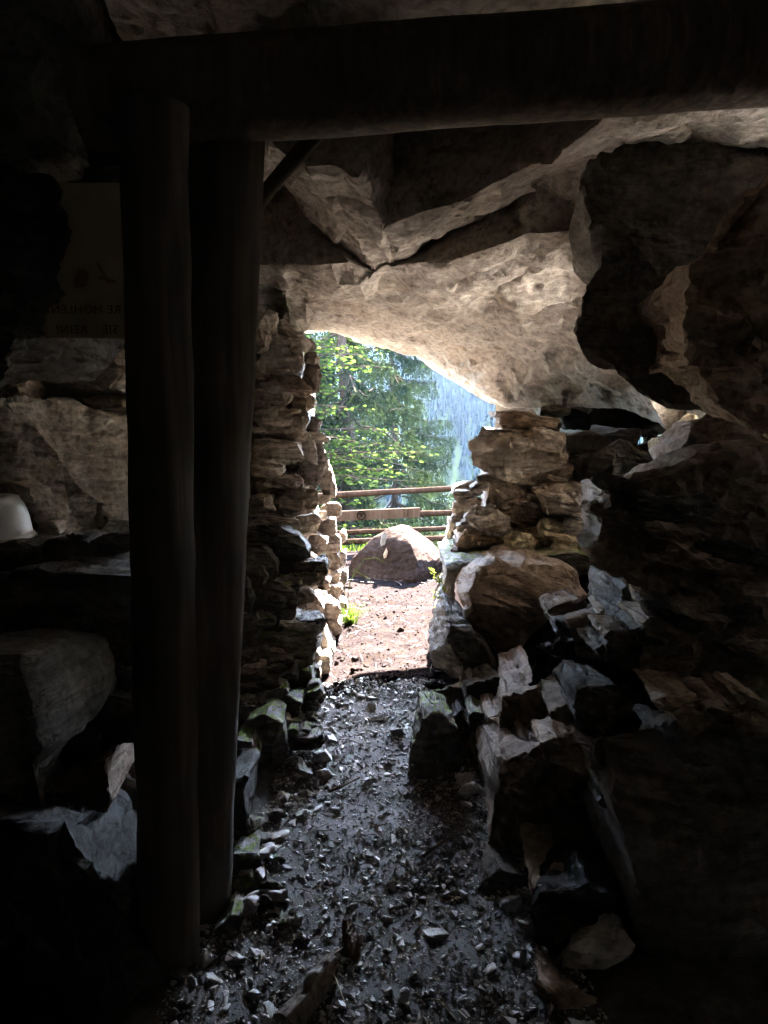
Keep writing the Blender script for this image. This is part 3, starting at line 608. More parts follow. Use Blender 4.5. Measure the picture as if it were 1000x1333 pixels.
V, T = split_long(W, np.array([(0, 1, 2), (0, 2, 3), (4, 6, 5), (4, 7, 6), (0, 4, 5), (0, 5, 1), (1, 5, 6), (1, 6, 2), (2, 6, 7), (2, 7, 3), (3, 7, 4), (3, 4, 0)]), .1)
V = V + vnormals(V, T) * (0.04 * fbm(V * 3, 4, 3))[:, None]
tag(add_at('light_stop_rib', V, T, M['shadedark'], None, True, 30), 'unseen dark rock rib added to keep side-gap light out of the hollow', 'rock')
B('dark rock closing the side gap, left of the light chinks', [(735, 640), (735, 560), (790, 545), (815, 552), (821, 572), (817, 600), (820, 660)], 6.4, 0.5, 'shadedark')
B('narrow dark rock between the two light chinks', [(843, 602), (845, 575), (846, 540), (855, 540), (855, 575), (856, 602)], 6.35, 0.15, 'shadedark')
B('dark rock above the light chinks', [(740, 500), (900, 500), (900, 555), (868, 566), (850, 560), (830, 564), (800, 560), (740, 575)], 6.3, 0.4, 'shadedark')
B('long dark rock below the light chinks', [(740, 598), (820, 590), (842, 580), (880, 584), (930, 600), (930, 670), (740, 670)], 6.2, 0.5, 'shadedark')
B('dark boulder in the hollow behind the low wall', [(760, 640), (772, 590), (810, 570), (850, 590), (880, 612), (890, 660), (780, 670)], 4.9, 0.5, 'shadedark')
# left bank
B('grey boulder with a smooth lit top against the tall wall', [(322, 690), (345, 683), (368, 685), (388, 696), (406, 717), (403, 727), (380, 728), (361, 733), (345, 722), (320, 718)], 4.35, 0.5, 'grey', shift=(-.04, -.12), front=.75)
B('dark square-edged stone under the smooth topped boulder', [(314, 718), (343, 712), (352, 722), (361, 736), (359, 754), (345, 756), (312, 745)], 4.15, 0.4, 'grey')
B('thin layered slab between the smooth topped boulder and the pale upright stone', [(360, 735), (398, 727), (396, 742), (382, 752), (362, 758)], 4.4, 0.4, 'grey', strat=(.1, .1, 1))
B('small blocky stone between the dark square-edged stone and the bulky boulder', [(314, 744), (340, 736), (349, 750), (345, 765), (316, 768)], 4.0, 0.3, 'grey')
B('bulky dark boulder in the middle of the mossy stone pile', [(326, 772), (355, 755), (375, 761), (389, 783), (381, 808), (368, 827), (346, 826), (328, 806)], 4.0, 0.5, 'grey', shift=(-.03, -.08))
B('thin pale upright splinter of stone beside the posts', [(316, 752), (325, 755), (331, 780), (326, 798), (314, 790)], 3.9, 0.2, 'grey', strat=(1, 0, .2))
B('flat grey stone behind the posts beside the bulky boulder', [(306, 800), (332, 797), (342, 820), (330, 842), (306, 845)], 3.85, 0.4, 'grey')
B('wide overhanging slab with a mossy top', [(318, 838), (366, 822), (412, 830), (414, 848), (402, 866), (386, 870), (357, 888), (330, 900), (312, 880)], 3.85, 0.6, 'mosslight', shift=(-.02, -.1), front=.85, cat='rock slab', name='rock_slab')
B('dark wedge of rock propping up the mossy slab', [(306, 880), (345, 892), (372, 880), (380, 920), (340, 940), (304, 935)], 3.7, 0.5, 'shell')
B('mossy boulder where the shade begins on the path', [(378, 892), (392, 872), (406, 878), (411, 905), (402, 922), (384, 920)], 3.75, 0.35, 'moss')
B('dark mossy-topped boulder beside the posts', [(306, 960), (318, 937), (345, 929), (368, 940), (374, 975), (366, 1000), (330, 1008), (305, 1005)], 3.1, 0.5, 'moss', shift=(0, -.08))
B('small moss-rimmed stone touching the right post', [(294, 985), (306, 963), (328, 968), (338, 985), (334, 1008), (300, 1016)], 2.9, 0.3, 'moss')
B('low mossy stones between the wide slab and the path', [(350, 925), (372, 905), (392, 915), (390, 950), (372, 968), (352, 955)], 3.45, 0.3, 'moss')
B('rough mossed stone carrying the two posts', [(236, 1268), (262, 1228), (300, 1192), (314, 1196), (312, 1238), (285, 1262), (250, 1282)], 2.08, 0.4, 'mosslight', shift=(0, -.03))
B('pale chipped stone standing in front of the posts', [(212, 1290), (224, 1254), (240, 1262), (250, 1290), (244, 1325), (228, 1322)], 1.9, 0.16, 'grey')
B('dark square stone on the gravel next to the posts', [(313, 1214), (345, 1212), (368, 1232), (372, 1248), (345, 1256), (315, 1246)], 2.1, 0.16, 'grey')
# far left chamber wall
B('large slanting tan rock face in the left chamber', [(-40, 520, 3.2), (10, 515, 3.3), (60, 517, 3.6), (120, 525, 3.95), (190, 540, 4.3), (200, 700, 4.2), (110, 700, 3.8), (70, 690, 3.5), (30, 660, 3.3), (-40, 640, 3.1)], 3.5, 0.8, 'tan', front=.92, bulge=.03, planes=4, strat=(.45, .1, .9), amp=1.3)
B('long flat stone above the slanting rock face', [(34, 486), (80, 478), (170, 477), (175, 512), (100, 517), (40, 512)], 4.0, 0.5, 'tan')
B('blocky brown stone at the end of the long flat stone', [(-20, 485), (28, 480), (34, 500), (30, 522), (-20, 525)], 3.7, 0.5, 'brown')
B('rounded stone under the hanging sheet, on the long flat stone', [(98, 470), (112, 455), (150, 452), (170, 462), (168, 480), (110, 480)], 4.1, 0.4, 'tan')
B('tilted stone under the hanging sheet, beside the rounded stone', [(40, 476), (60, 446), (98, 440), (104, 470), (80, 480)], 4.1, 0.4, 'tan')
B('thin stone between the long flat stone and the slanting rock face', [(105, 520), (150, 511), (175, 515), (175, 532), (120, 533)], 3.95, 0.4, 'brown')
B('small brown stone above the white tub', [(-20, 640), (10, 628), (40, 636), (46, 655), (20, 668), (-20, 660)], 3.05, 0.25, 'tan')
B('little pale stone beside the white tub', [(46, 690), (55, 678), (70, 680), (78, 696), (60, 704)], 3.1, 0.15, 'tan')
B('grey stone in front of the white tub', [(-40, 716), (15, 703), (44, 710), (52, 728), (30, 746), (-40, 752)], 2.85, 0.35, 'grey')
B('dark flat-sided stone to the right of the white tub', [(42, 738), (58, 706), (104, 694), (116, 718), (140, 745), (60, 765)], 2.9, 0.4, 'grey')
B('smooth grey cobble beside the posts, on the dark bank', [(104, 712), (138, 693), (176, 694), (178, 712), (152, 724), (118, 722)], 2.95, 0.3, 'grey')
B('big dark boulder with a rough grey top left of the posts', [(-60, 765), (0, 758), (40, 743), (80, 738), (125, 751), (185, 760), (190, 810), (165, 870), (60, 870), (-60, 860)], 2.55, 0.7, 'grey', shift=(0, -.14), front=.8)
B('jagged grey rock under the big boulder, touching the posts', [(92, 880), (125, 850), (172, 815), (190, 860), (185, 905), (150, 912), (110, 905)], 2.5, 0.4, 'grey', amp=1.4)
B('dark stone beneath the jagged grey rock', [(75, 935), (130, 905), (190, 915), (190, 960), (140, 975), (90, 960)], 2.4, 0.35, 'grey')
B('split upright stone with vertical cracks in the dark bank', [(50, 1018), (72, 950), (100, 945), (128, 955), (118, 985), (66, 1018)], 2.3, 0.3, 'grey', strat=(1, 0, .3))
B('brown rock under the split upright stone', [(46, 1032), (100, 1000), (132, 990), (145, 1040), (128, 1088), (60, 1092)], 2.22, 0.4, 'brown')
B('black rock mass at the foot of the left chamber wall', [(-80, 850), (60, 868), (85, 940), (48, 1030), (85, 1105), (115, 1180), (150, 1260), (180, 1420), (-80, 1450)], 2.05, 1.0, 'shell', front=.9, bulge=.05)
B('small grey stone low on the dark bank', [(96, 1122), (118, 1108), (132, 1115), (128, 1134), (102, 1140)], 2.05, 0.12, 'grey')
B('dark rocks behind the foot of the posts', [(120, 1130), (180, 1050), (320, 1010), (325, 1090), (290, 1180), (150, 1230)], 2.5, 0.5, 'shadedark')
B('dark rock added over the lit roof behind the top of the hanging sheet', [(-60, 110), (120, 90), (262, 110), (268, 240), (150, 262), (60, 268), (-60, 250)], 2.6, .5, 'shadedark', name='hanging_rock')  # added where only shade shows above the sheet
B('near-black rock heap added for the shade in the corner below the left bank', [(-80, 1040), (60, 1080), (150, 1180), (205, 1262), (215, 1340), (190, 1450), (-80, 1450)], 1.85, .6, 'shadedark', amp=1.5)  # added near-black to cover lit ground in the shaded corner
B('near-black rock added for the shade at the foot of the bank, behind the brown rubble', [(690, 1180), (770, 1150), (850, 1170), (860, 1330), (800, 1400), (740, 1330), (700, 1240)], 2.02, .4, 'shadedark', amp=1.5)  # added near-black over lit ground, in place of shade
B('rugged dark rock beside the hanging sheet', [(-70, 225), (58, 240), (78, 300), (62, 335), (70, 372), (54, 400), (50, 440), (34, 480), (-70, 500)], 2.35, 0.8, 'grey', name='hanging_rock', front=.92, bulge=.03, amp=1.8, planes=4)
B('dark rock bulging from the roof above the hanging sheet', [(-70, -70), (105, -70), (84, 30), (40, 80), (12, 150), (-70, 180)], 2.0, 0.8, 'grey', name='hanging_rock', amp=1.5, planes=4)

# layered slabs of the right bank and rubble of the left bank: one bank each, its stones are its pieces
rb = empty('rock_bank', (1.1, 2.7, 0.0)); tag(rb, 'rough bank of thin layered slabs stepping down to the gravel path', 'rock bank')
rgb_ = np.random.RandomState(19)
def bank_stones(bank, n, x0, x1, y0, y1, Yf, w, h, ang, mats, th=.3, skip=None):
    for k in range(n):
        px, py = rgb_.uniform(x0, x1), rgb_.uniform(y0, y1)
        if skip and skip(px, py): continue
        wall_stone(bank, px, py, rgb_.uniform(*w), rgb_.uniform(*h), rgb_.uniform(*ang), Yf(px, py) + rgb_.uniform(-.03, .05), mats[rgb_.randint(len(mats))], th=th, amp=1.5)
bank_stones(rb, 34, 800, 1010, 640, 890, lambda x, y: np.interp(x, [790, 860, 1010], [2.52, 2.40, 2.32]), (50, 130), (12, 34), (-4, 26), ('brown', 'grey', 'brown'))
bank_stones(rb, 46, 660, 1010, 905, 1190, lambda x, y: np.interp(x, [650, 720, 790, 1010], [2.95, 2.62, 2.2, 1.95]), (40, 120), (12, 36), (-12, 28), ('brown', 'grey', 'brown', 'shell'), skip=lambda x, y: y > 1100 and x < 700)
bank_stones(rb, 18, 585, 665, 900, 1050, lambda x, y: np.interp(x, [580, 670], [3.4, 3.05]), (22, 46), (14, 40), (40, 100), ('grey', 'brown', 'mosslight'))
bank_stones(rb, 12, 735, 815, 790, 900, lambda x, y: 2.95, (30, 70), (10, 22), (-30, 10), ('grey', 'brown'))
lb = empty('rubble_bank', (-0.6, 3.7, 0.0)); tag(lb, 'mossy rubble bank piled against the foot of the tall stone wall', 'rubble bank')
bank_stones(lb, 40, 312, 402, 742, 965, lambda x, y: np.interp(y, [740, 850, 965], [4.12, 3.72, 3.15]) + (x - 312) * .0012, (24, 58), (9, 24), (-24, 10), ('grey', 'mosslight', 'grey', 'tan'), skip=lambda x, y: x > 372 + (y > 900) * 10 and y > 830)
bank_stones(lb, 14, 372, 412, 890, 985, lambda x, y: np.interp(y, [890, 985], [3.7, 3.05]), (16, 34), (10, 20), (-20, 15), ('moss', 'mosslight', 'grey'), th=.15)

# ------------------------------------------------------------------ tubes and timber
def tube_np(pts, radii, seg=10, cap=True, rough=0.0, seed=0):
    pts = np.asarray(pts, float); n = len(pts); V, T = [], []
    rg = np.random.RandomState(seed); prev = None
    for i in range(n):
        d = pts[min(i + 1, n - 1)] - pts[max(i - 1, 0)]; d /= np.linalg.norm(d) + 1e-9
        if prev is None: a = np.cross(d, (0.3, 0.1, 1.0)) if abs(d[2]) < .9 else np.cross(d, (1, 0, 0.1))
        else: a = prev - d * (prev @ d)
        a /= np.linalg.norm(a) + 1e-9; b = np.cross(d, a); prev = a
        for k in range(seg):
            t = 6.28318 * k / seg; r = radii[i] * (1 + rough * math.sin(3 * t + i * .31 + seed) * .5 + rough * rg.uniform(-.5, .5))
            V.append(pts[i] + (a * math.cos(t) + b * math.sin(t)) * r)
    for i in range(n - 1):
        for k in range(seg):
            k2 = (k + 1) % seg; p, q, r, s = i * seg + k, i * seg + k2, (i + 1) * seg + k2, (i + 1) * seg + k
            T += [(p, q, r), (p, r, s)]
    if cap:
        V += [pts[0], pts[-1]]; c0, c1 = len(V) - 2, len(V) - 1
        for k in range(seg):
            k2 = (k + 1) % seg; T += [(c0, k2, k), (c1, (n - 1) * seg + k, (n - 1) * seg + k2)]
    return np.array(V), np.array(T)
def join_np(lst):
    Vs, Ts, off = [], [], 0
    for v, t in lst: Vs.append(v); Ts.append(t + off); off += len(v)
    return np.concatenate(Vs), np.concatenate(Ts)
def log_np(a, b, r0, r1, seg=28, n=60, wob=0.002, seed=1):
    a, b = np.array(a), np.array(b); t = np.linspace(0, 1, n)[:, None]; pts = a + (b - a) * t
    w = np.stack([vnoise(np.stack([t[:, 0] * 3, t[:, 0] * 0 + k, t[:, 0] * 0 + seed], 1), seed + k) for k in range(3)], 1) * wob
    pts = pts + w; V, T = tube_np(pts, np.linspace(r0, r1, n), seg, True)
    ax = (b - a) / np.linalg.norm(b - a); Nn = vnormals(V, T)
    lo = V @ ax; W = V - lo[:, None] * ax
    g = np.stack([W[:, 0] * 30, W[:, 1] * 30, W[:, 2] * 30 + lo * 1.3], 1)
    return V + Nn * (0.003 * fbm(V * 6, 3, seed) + 0.003 * vnoise(g, seed + 4))[:, None], T
tf = empty('timber_frame', (-0.5, 2.15, 0.0)); tag(tf, 'dark log timber frame with two posts, a cross beam and a brace', 'timber frame')
def tpart(name, VT, mat): return add_at(name, VT[0], VT[1], mat, tf, True, 45)
def post(pxt0, pxt1, pyt, pxb0, pxb1, pyb, Y, Yb, seed):
    a0, a1 = P(pxb0, pyb, Yb), P(pxb1, pyb, Yb); t0, t1 = P(pxt0, pyt, Y), P(pxt1, pyt, Y)
    rb, rt = (a1[0] - a0[0]) / 2, (t1[0] - t0[0]) / 2
    return log_np((a0 + a1) / 2, (t0 + t1) / 2, rb, rt, seed=seed)
tpart('post', post(157, 246, 140, 185, 259, 1262, 2.02, 1.98, 3), M['darktimber'])
tpart('post', post(242, 346, 140, 186, 297, 1206, 2.24, 2.20, 5), M['darktimber'])
b0, b1 = P(110, 131, 2.13), P(1640, 20, 2.13)
tpart('beam', log_np(b0, b1, 0.126, 0.134, seed=9, n=90), M['timber'])
tpart('brace', log_np(P(325, 276, 2.34), P(422, 160, 2.34), 0.026, 0.026, 10, 20, 0.002, seed=4), M['darktimber'])

# ------------------------------------------------------------------ hanging sheet (seen from its back)
def box_np(x0, x1, y0, y1, z0, z1):
    V = np.array([(x, y, z) for x in (x0, x1) for y in (y0, y1) for z in (z0, z1)])
    T = np.array([(0, 1, 3), (0, 3, 2), (4, 6, 7), (4, 7, 5), (0, 4, 5), (0, 5, 1), (2, 3, 7), (2, 7, 6), (0, 2, 6), (0, 6, 4), (1, 5, 7), (1, 7, 3)])
    return V, T
SY = 2.44
s0, s1 = P(54, 440, SY), P(262, 238, SY)
sg = empty('information_sheet', (s0[0], SY, s0[2])); tag(sg, 'translucent cave notice sheet hung behind the posts, lettering mirrored', 'sign')
Vb, Tb = box_np(s0[0], s1[0], SY, SY + 0.004, s0[2], s1[2])
Vb, Tb = split_long(Vb, Tb, 0.06); Vb[:, 1] += 0.006 * np.sin(Vb[:, 0] * 9) * np.cos(Vb[:, 2] * 5)
add_at('sheet', Vb, Tb, M['sign'], sg)
def text_mesh(body, size):
    cu = bpy.data.curves.new('lettering', 'FONT'); cu.body = body; cu.size = size; cu.extrude = 0.0012; cu.resolution_u = 2; cu.space_character = 1.12
    o = bpy.data.objects.new('tmp', cu); col.objects.link(o)
    dg = bpy.context.evaluated_depsgraph_get(); me = bpy.data.meshes.new_from_object(o.evaluated_get(dg))
    bpy.data.objects.remove(o); return me
def lettering(body, px_right, py_base, size):
    me = text_mesh(body, size); p = P(px_right, py_base, SY - 0.009)
    o = add('lettering', me, M['letter'], sg, tuple(p - np.array(sg.location))); o.rotation_euler = (math.radians(90), 0, math.radians(180))
    return o                                                   # faces away from the camera: reads mirrored from here
lettering('RE HÖHLEN', 158, 408, 0.038); lettering('SIE', 154, 434, 0.038); lettering('REIN!', 114, 434, 0.038)
for cx, cy, w, h, a in ((105, 362, 16, 26, 20), (134, 355, 5, 34, -30), (140, 364, 26, 5, 15)):
    V, T = rock_np(outline(blob(cx, cy, w, h, a, np.random.RandomState(int(cx)), 10), SY - 0.008), 0.004, 3, 0.02, bulge=0.0, planes=0, amp=0.02)
    add_at('printed_shape', V, T, M['faint'], sg)

# ------------------------------------------------------------------ white plastic tub on the left bank
tb = empty('plastic_tub', tuple(P(-12, 702, 3.0))); tag(tb, 'upturned white plastic tub with dirt specks, on the left bank', 'tub')
c = np.array(tb.location); prof = [(0.09, .185), (0.115, .178), (0.135, .15), (0.150, .09), (0.160, .03), (0.164, .022), (0.170, .02), (0.172, 0.0), (0.164, 0.0)]
def lathe_np(c, prof, seg=40):
    V = [c + np.array((r * math.cos(6.28318 * k / seg), r * math.sin(6.28318 * k / seg), z)) for r, z in prof for k in range(seg)]
    T = []
    for i in range(len(prof) - 1):
        for k in range(seg):
            k2 = (k + 1) % seg; p, q, r, s = i * seg + k, i * seg + k2, (i + 1) * seg + k2, (i + 1) * seg + k
            T += [(p, r, q), (p, s, r)]
    return V, T
V, T = lathe_np(c, prof); V.append(c + np.array((0, 0, .188))); m = len(V) - 1
T += [(m, k, (k + 1) % 40) for k in range(40)]
add_at('tub_body', np.array(V), np.array(T), M['tub'], tb, True, 50)
V, T = lathe_np(c, [(0.166, .012), (0.178, .012), (0.180, .004), (0.176, -.002), (0.166, -.002)])
add_at('rim', np.array(V), np.array(T), M['tub'], tb, True, 50)

# ------------------------------------------------------------------ gravel, stones and litter on the path
rg = np.random.RandomState(11)
def chip(seed, flat=0.5, npt=9):
    r = np.random.RandomState(seed); bm = bmesh.new()
    for _ in range(npt):
        v = r.normal(size=3); v /= np.linalg.norm(v); bm.verts.new((v[0] * r.uniform(.75, 1.1), v[1] * r.uniform(.55, .9), v[2] * flat * r.uniform(.7, 1.1)))
    bmesh.ops.convex_hull(bm, input=bm.verts); bmesh.ops.delete(bm, geom=[v for v in bm.verts if not v.link_faces], context='VERTS')
    bmesh.ops.triangulate(bm, faces=bm.faces); bm.verts.index_update()
    V = np.array([v.co[:] for v in bm.verts]); T = np.array([[v.index for v in f.verts] for f in bm.faces]); bm.free()
    return V, T
chips = [chip(s, rg.uniform(.45, .85)) for s in range(14)]
def rotm(rx, ry, rz): return np.array((Matrix.Rotation(rz, 3, 'Z') @ Matrix.Rotation(ry, 3, 'Y') @ Matrix.Rotation(rx, 3, 'X')))
def scatter(n, sizef, xr, yf, pool, tilt=0.35, sink=0.25):
    out = []
    Y = yf(n); X = xr(Y)
    Z = ground_z(X, Y)
    for x, y, z in zip(X, Y, Z):
        s = sizef(y); v, t = pool[rg.randint(len(pool))]
        R = rotm(rg.normal() * tilt, rg.normal() * tilt, rg.uniform(0, 6.28))
        vv = (v * s * rg.uniform(.8, 1.2, 3)) @ R.T
        out.append((vv + np.array((x, y, z + s * sink)), t))
    return join_np(out)
def edges_at(Y): return np.interp(Y, [1.2, 2.2, 3.0, 4.0, 5.5, 7.5], [-.62, -.52, -.44, -.36, -.40, -.7]), np.interp(Y, [1.2, 2.2, 3.0, 4.0, 5.5, 7.5], [.58, .50, .38, .30, .48, .8])
def xin(Y):
    a, b = edges_at(Y); return a + (b - a) * rg.uniform(-.04, 1.04, len(Y))
ynear = lambda n: 1.35 + 2.85 * rg.uniform(0, 1, n) ** 1.25
V, T = join_np([scatter(22000, lambda y: 0.0018 + 0.0030 * rg.gamma(1.15), xin, ynear, chips, .3, .12)])
g = add('gravel', mesh_np('gravel', V, T, False), M['gravel']); tag(g, 'wet dark gravel chips strewn over the cave path', 'gravel', kind='stuff')
V, T = join_np([scatter(2600, lambda y: 0.002 + 0.0028 * rg.gamma(1.2), xin, lambda n: rg.uniform(4.1, 7.6, n), chips, .4, .1)])
g = add('gravel', mesh_np('gravel', V, T, False), M['sunchip']); tag(g, 'dry stone chips on the sunlit path, darkened against the sun', 'gravel', kind='stuff')
# larger stones, each its own piece of the ground
def stone_mesh(seed):
    V, T = chip(seed, np.random.RandomState(seed).uniform(.5, .8), 13)
    V, T = split_long(V, T, 0.42); W = V + seed * 3.1
    V = V + vnormals(V, T) * (0.09 * fbm(W * 1.8, 3, seed) + 0.04 * vnoise(W * 6, seed))[:, None]
    me = mesh_np('stone', V, T, True, 30); me.materials.append(M['gravel']); return me
smesh = [stone_mesh(40 + k) for k in range(12)]
fixed = [(615, 218, .0)]
n = 285; Y = 1.45 + 3.0 * rg.uniform(0, 1, n) ** 1.35; Y[-40:] = rg.uniform(4.3, 6.8, 40)
a, b = edges_at(Y); u = rg.uniform(0, 1, n); edge = rg.uniform(0, 1, n) < .45
u = np.where(edge, np.where(u < .6, u * .35, 1 - (1 - u) * .3), u); X = a + (b - a) * u; Z = ground_z(X, Y)
for i in range(n):
    s = (0.012 + 0.008 * rg.gamma(1.5)) * (1.5 if edge[i] else 1.0) * (1 if Y[i] < 4.2 else .8); s = min(s, .06)
    o = add('stone', smesh[rg.randint(12)], None, ground, (X[i], Y[i], Z[i] + s * .12))
    if Y[i] > 4.0: o.material_slots[0].link = 'OBJECT'; o.material_slots[0].material = M['sunchip']
    o.scale = (s * rg.uniform(.9, 1.4), s * rg.uniform(.7, 1.1), s * rg.uniform(.7, 1.1)); o.rotation_euler = (rg.normal() * .3, rg.normal() * .3, rg.uniform(0, 6.28))
# fine twigs and needles
lst = []
for _ in range(420):
    y = 1.4 + 5.6 * rg.uniform() ** 1.3; e = edges_at(np.array([y])); x = rg.uniform(e[0][0], e[1][0]); z = float(ground_z(x, y)); L = rg.uniform(.02, .09) * (1.6 if rg.uniform() < .12 else 1); an = rg.uniform(0, 6.28)
    d = np.array((math.cos(an), math.sin(an), rg.normal() * .12)) * L; p0 = np.array((x, y, z + .014))
    lst.append(tube_np([p0, p0 + d * .5 + np.array((0, 0, rg.uniform(0, .006))), p0 + d], [.0016, .0014, .0007], 4, False))
V, T = join_np(lst); tag(add('twig_litter', mesh_np('twig_litter', V, T), M['twig']), 'thin dry twigs littering the gravel path', 'litter', kind='stuff')

def gz(x, y): return float(ground_z(x, y))
def Pg(px, py, lift=0.0):
    lo, hi = 1.2, 9.0
    for _ in range(50):
        m = (lo + hi) / 2; p = P(px, py, m)
        if p[2] > gz(p[0], p[1]) + lift: lo = m
        else: hi = m
    return P(px, py, lo)
a, b = Pg(372, 1332, .03), Pg(430, 1256, .035)
V, T = log_np(a, b, .036, .026, 14, 24, .006, 7)
V, T = split_long(V, T, .012); ax_b = (b - a) / np.linalg.norm(b - a); lo = V @ ax_b; g_ = V - lo[:, None] * ax_b
V = V + vnormals(V, T) * (0.0045 * ridged(g_ * 40 + lo[:, None] * 4, 3, 2) + 0.004 * fbm(V * 22, 3, 8))[:, None]
lp = add_at('broken_branch', V, T, M['drywood'], None, True, 30); tag(lp, 'short thick piece of broken branch lying on the gravel', 'branch')
# spruce cone standing among the gravel
cb, ct = Pg(462, 1246, .02), Pg(452, 1203, .03)
cn = empty('spruce_cone', tuple(cb)); tag(cn, 'brown spruce cone lying on the gravel behind the broken branch', 'cone')
ax = ct - cb; L = np.linalg.norm(ax); axn = ax / L
V, T = tube_np([cb + ax * t for t in np.linspace(0, 1, 9)], [.010 + .012 * math.sin(3.14 * (t * .9 + .08)) for t in np.linspace(0, 1, 9)], 10)
add_at('core', V, T, M['cone'], cn)
e1 = np.cross(axn, (0, 0, 1)); e1 /= np.linalg.norm(e1); e2 = np.cross(axn, e1); lst = []
for k in range(90):
    t = k / 90; an = k * 2.39996; r = .010 + .013 * math.sin(3.14 * (t * .9 + .08)); rad = e1 * math.cos(an) + e2 * math.sin(an); tan = np.cross(axn, rad)
    p = cb + ax * t + rad * r * .8; V = np.array([p - tan * .006, p + tan * .006, p + axn * .012 + rad * .006 + tan * .004, p + axn * .012 + rad * .006 - tan * .004, p + axn * .016 + rad * .003])
    lst.append((V, np.array([(0, 1, 2), (0, 2, 3), (3, 2, 4)])))
V, T = join_np(lst); add_at('scales', V, T, M['cone'], cn, False)
def stalk(name, label, pxs, r, mat, lift=.02):
    pts = [Pg(x, y, lift) for x, y in pxs]; V, T = tube_np(pts, np.linspace(r, r * .6, len(pts)), 6)
    tag(add_at(name, V, T, mat), label, 'twig')
stalk('straw', 'long pale straw lying across the gravel near the broken branch', [(427, 1250), (438, 1276), (447, 1300), (461, 1327)], .0022, M['straw'], .035)
stalk('straw', 'short pale straw leaning against the spruce cone', [(428, 1246), (436, 1240), (447, 1233)], .002, M['straw'], .04)
stalk('twig', 'bent bare twig on the gravel below the pale angular rock', [(556, 1300), (572, 1302), (584, 1316), (594, 1330)], .0022, M['straw'], .025)
stalk('twig', 'grey stick lying on the middle of the gravel path', [(428, 1030), (445, 1024), (468, 1011)], .006, M['twig'], .02)
stalk('twig', 'long splinter of wood lying on the gravel beside the dark bank', [(552, 1114), (572, 1098), (592, 1086)], .007, M['twig'], .02)

# moss cushions
def moss(label, px, py, w, h, Y, nb=1500):
    c = P(px, py, Y); rx = w / FPX * Y / 2; rz = h / FPX * Y / 2; r = np.random.RandomState(int(px)); out_v, out_t = [], []
    for k in range(nb):
        d = r.normal(size=3); d[2] = abs(d[2]); d /= np.linalg.norm(d); lump = 1 + .25 * math.sin(d[0] * 9 + px) * math.cos(d[1] * 8)
        p = c + d * np.array((rx, rx * .8, rz * 1.3)) * lump * r.uniform(.8, 1) - np.array((0, 0, rz * .5))
        q = p + d * r.uniform(.006, .014) + r.normal(size=3) * .005; s = np.cross(d, r.normal(size=3)); s = s / np.linalg.norm(s) * .0035
        i = len(out_v); out_v += [p - s, p + s, q]; out_t.append((i, i + 1, i + 2))
    V0, T0 = tube_np([c - np.array((0, 0, rz)), c - np.array((0, 0, rz * .4)), c + np.array((0, 0, rz * .3)), c + np.array((0, 0, rz * .7))], [rx * .7, rx * .92, rx * .75, rx * .2], 14)
    Vm, Tm = join_np([(np.array(out_v), np.array(out_t)), (V0, T0)])
    tag(add_at('moss_cushion', Vm, Tm, M['mossblade'], None, False), label, 'moss', kind=None)
pm = Pg(318, 1116); moss('bright green moss cushion beside the right post', 318, 1112, 40, 22, pm[1])
pm = Pg(312, 1128); boulder('flat stone under the bright moss cushion', [(292, 1125), (305, 1112), (335, 1114), (342, 1126), (325, 1136), (298, 1138)], pm[1] - .03, .16, 'mosslight')
RUB = [(345, 1090, 40, 'flat stone in the rubble closest to the gravel, above the moss cushion'), (328, 1076, 46, 'large tilted stone at the top of the rubble by the right post'), (352, 1150, 40, 'blunt stone in the rubble below the moss cushion, next to the gravel'), (322, 1156, 44, 'mossy stone in the rubble right under the moss cushion'),
       (344, 1176, 36, 'dark stone in the rubble between the moss cushion and the dark square stone'), (306, 1172, 34, 'small stone in the rubble touching the stone that carries the posts'), (300, 1098, 34, 'half-hidden stone in the rubble against the right post'), (362, 1118, 26, 'little stone on the gravel beside the moss cushion'),
       (356, 1060, 30, 'loose stone above the rubble, next to the small moss-rimmed stone'), (368, 1195, 28, 'loose stone on the gravel just behind the dark square stone')]
for k, (cx, cy, w, lab) in enumerate(RUB):
    pm = Pg(cx, cy + 6); s_ = w / FPX * pm[1] * .62; rr = np.random.RandomState(k + 60)
    V, T = chip(70 + k, rr.uniform(.45, .75), 13); V, T = facet(V, T, [(.55, .05), (.25, .025), (.12, .01)], k); V = V * s_ @ rotm(rr.normal() * .3, rr.normal() * .3, rr.uniform(0, 6.28)).T
    V = V + np.array((pm[0], pm[1], gz(pm[0], pm[1]) + s_ * .25)); V = V + vnormals(V, T) * (.004 * fbm(V * 30, 3, k))[:, None]
    tag(add_at('stone', V, T, M['moss' if k in (3, 5) else 'mosslight' if k % 2 else 'grey'], None, True, 26), lab, 'stone', 'stones in the rubble beside the posts')

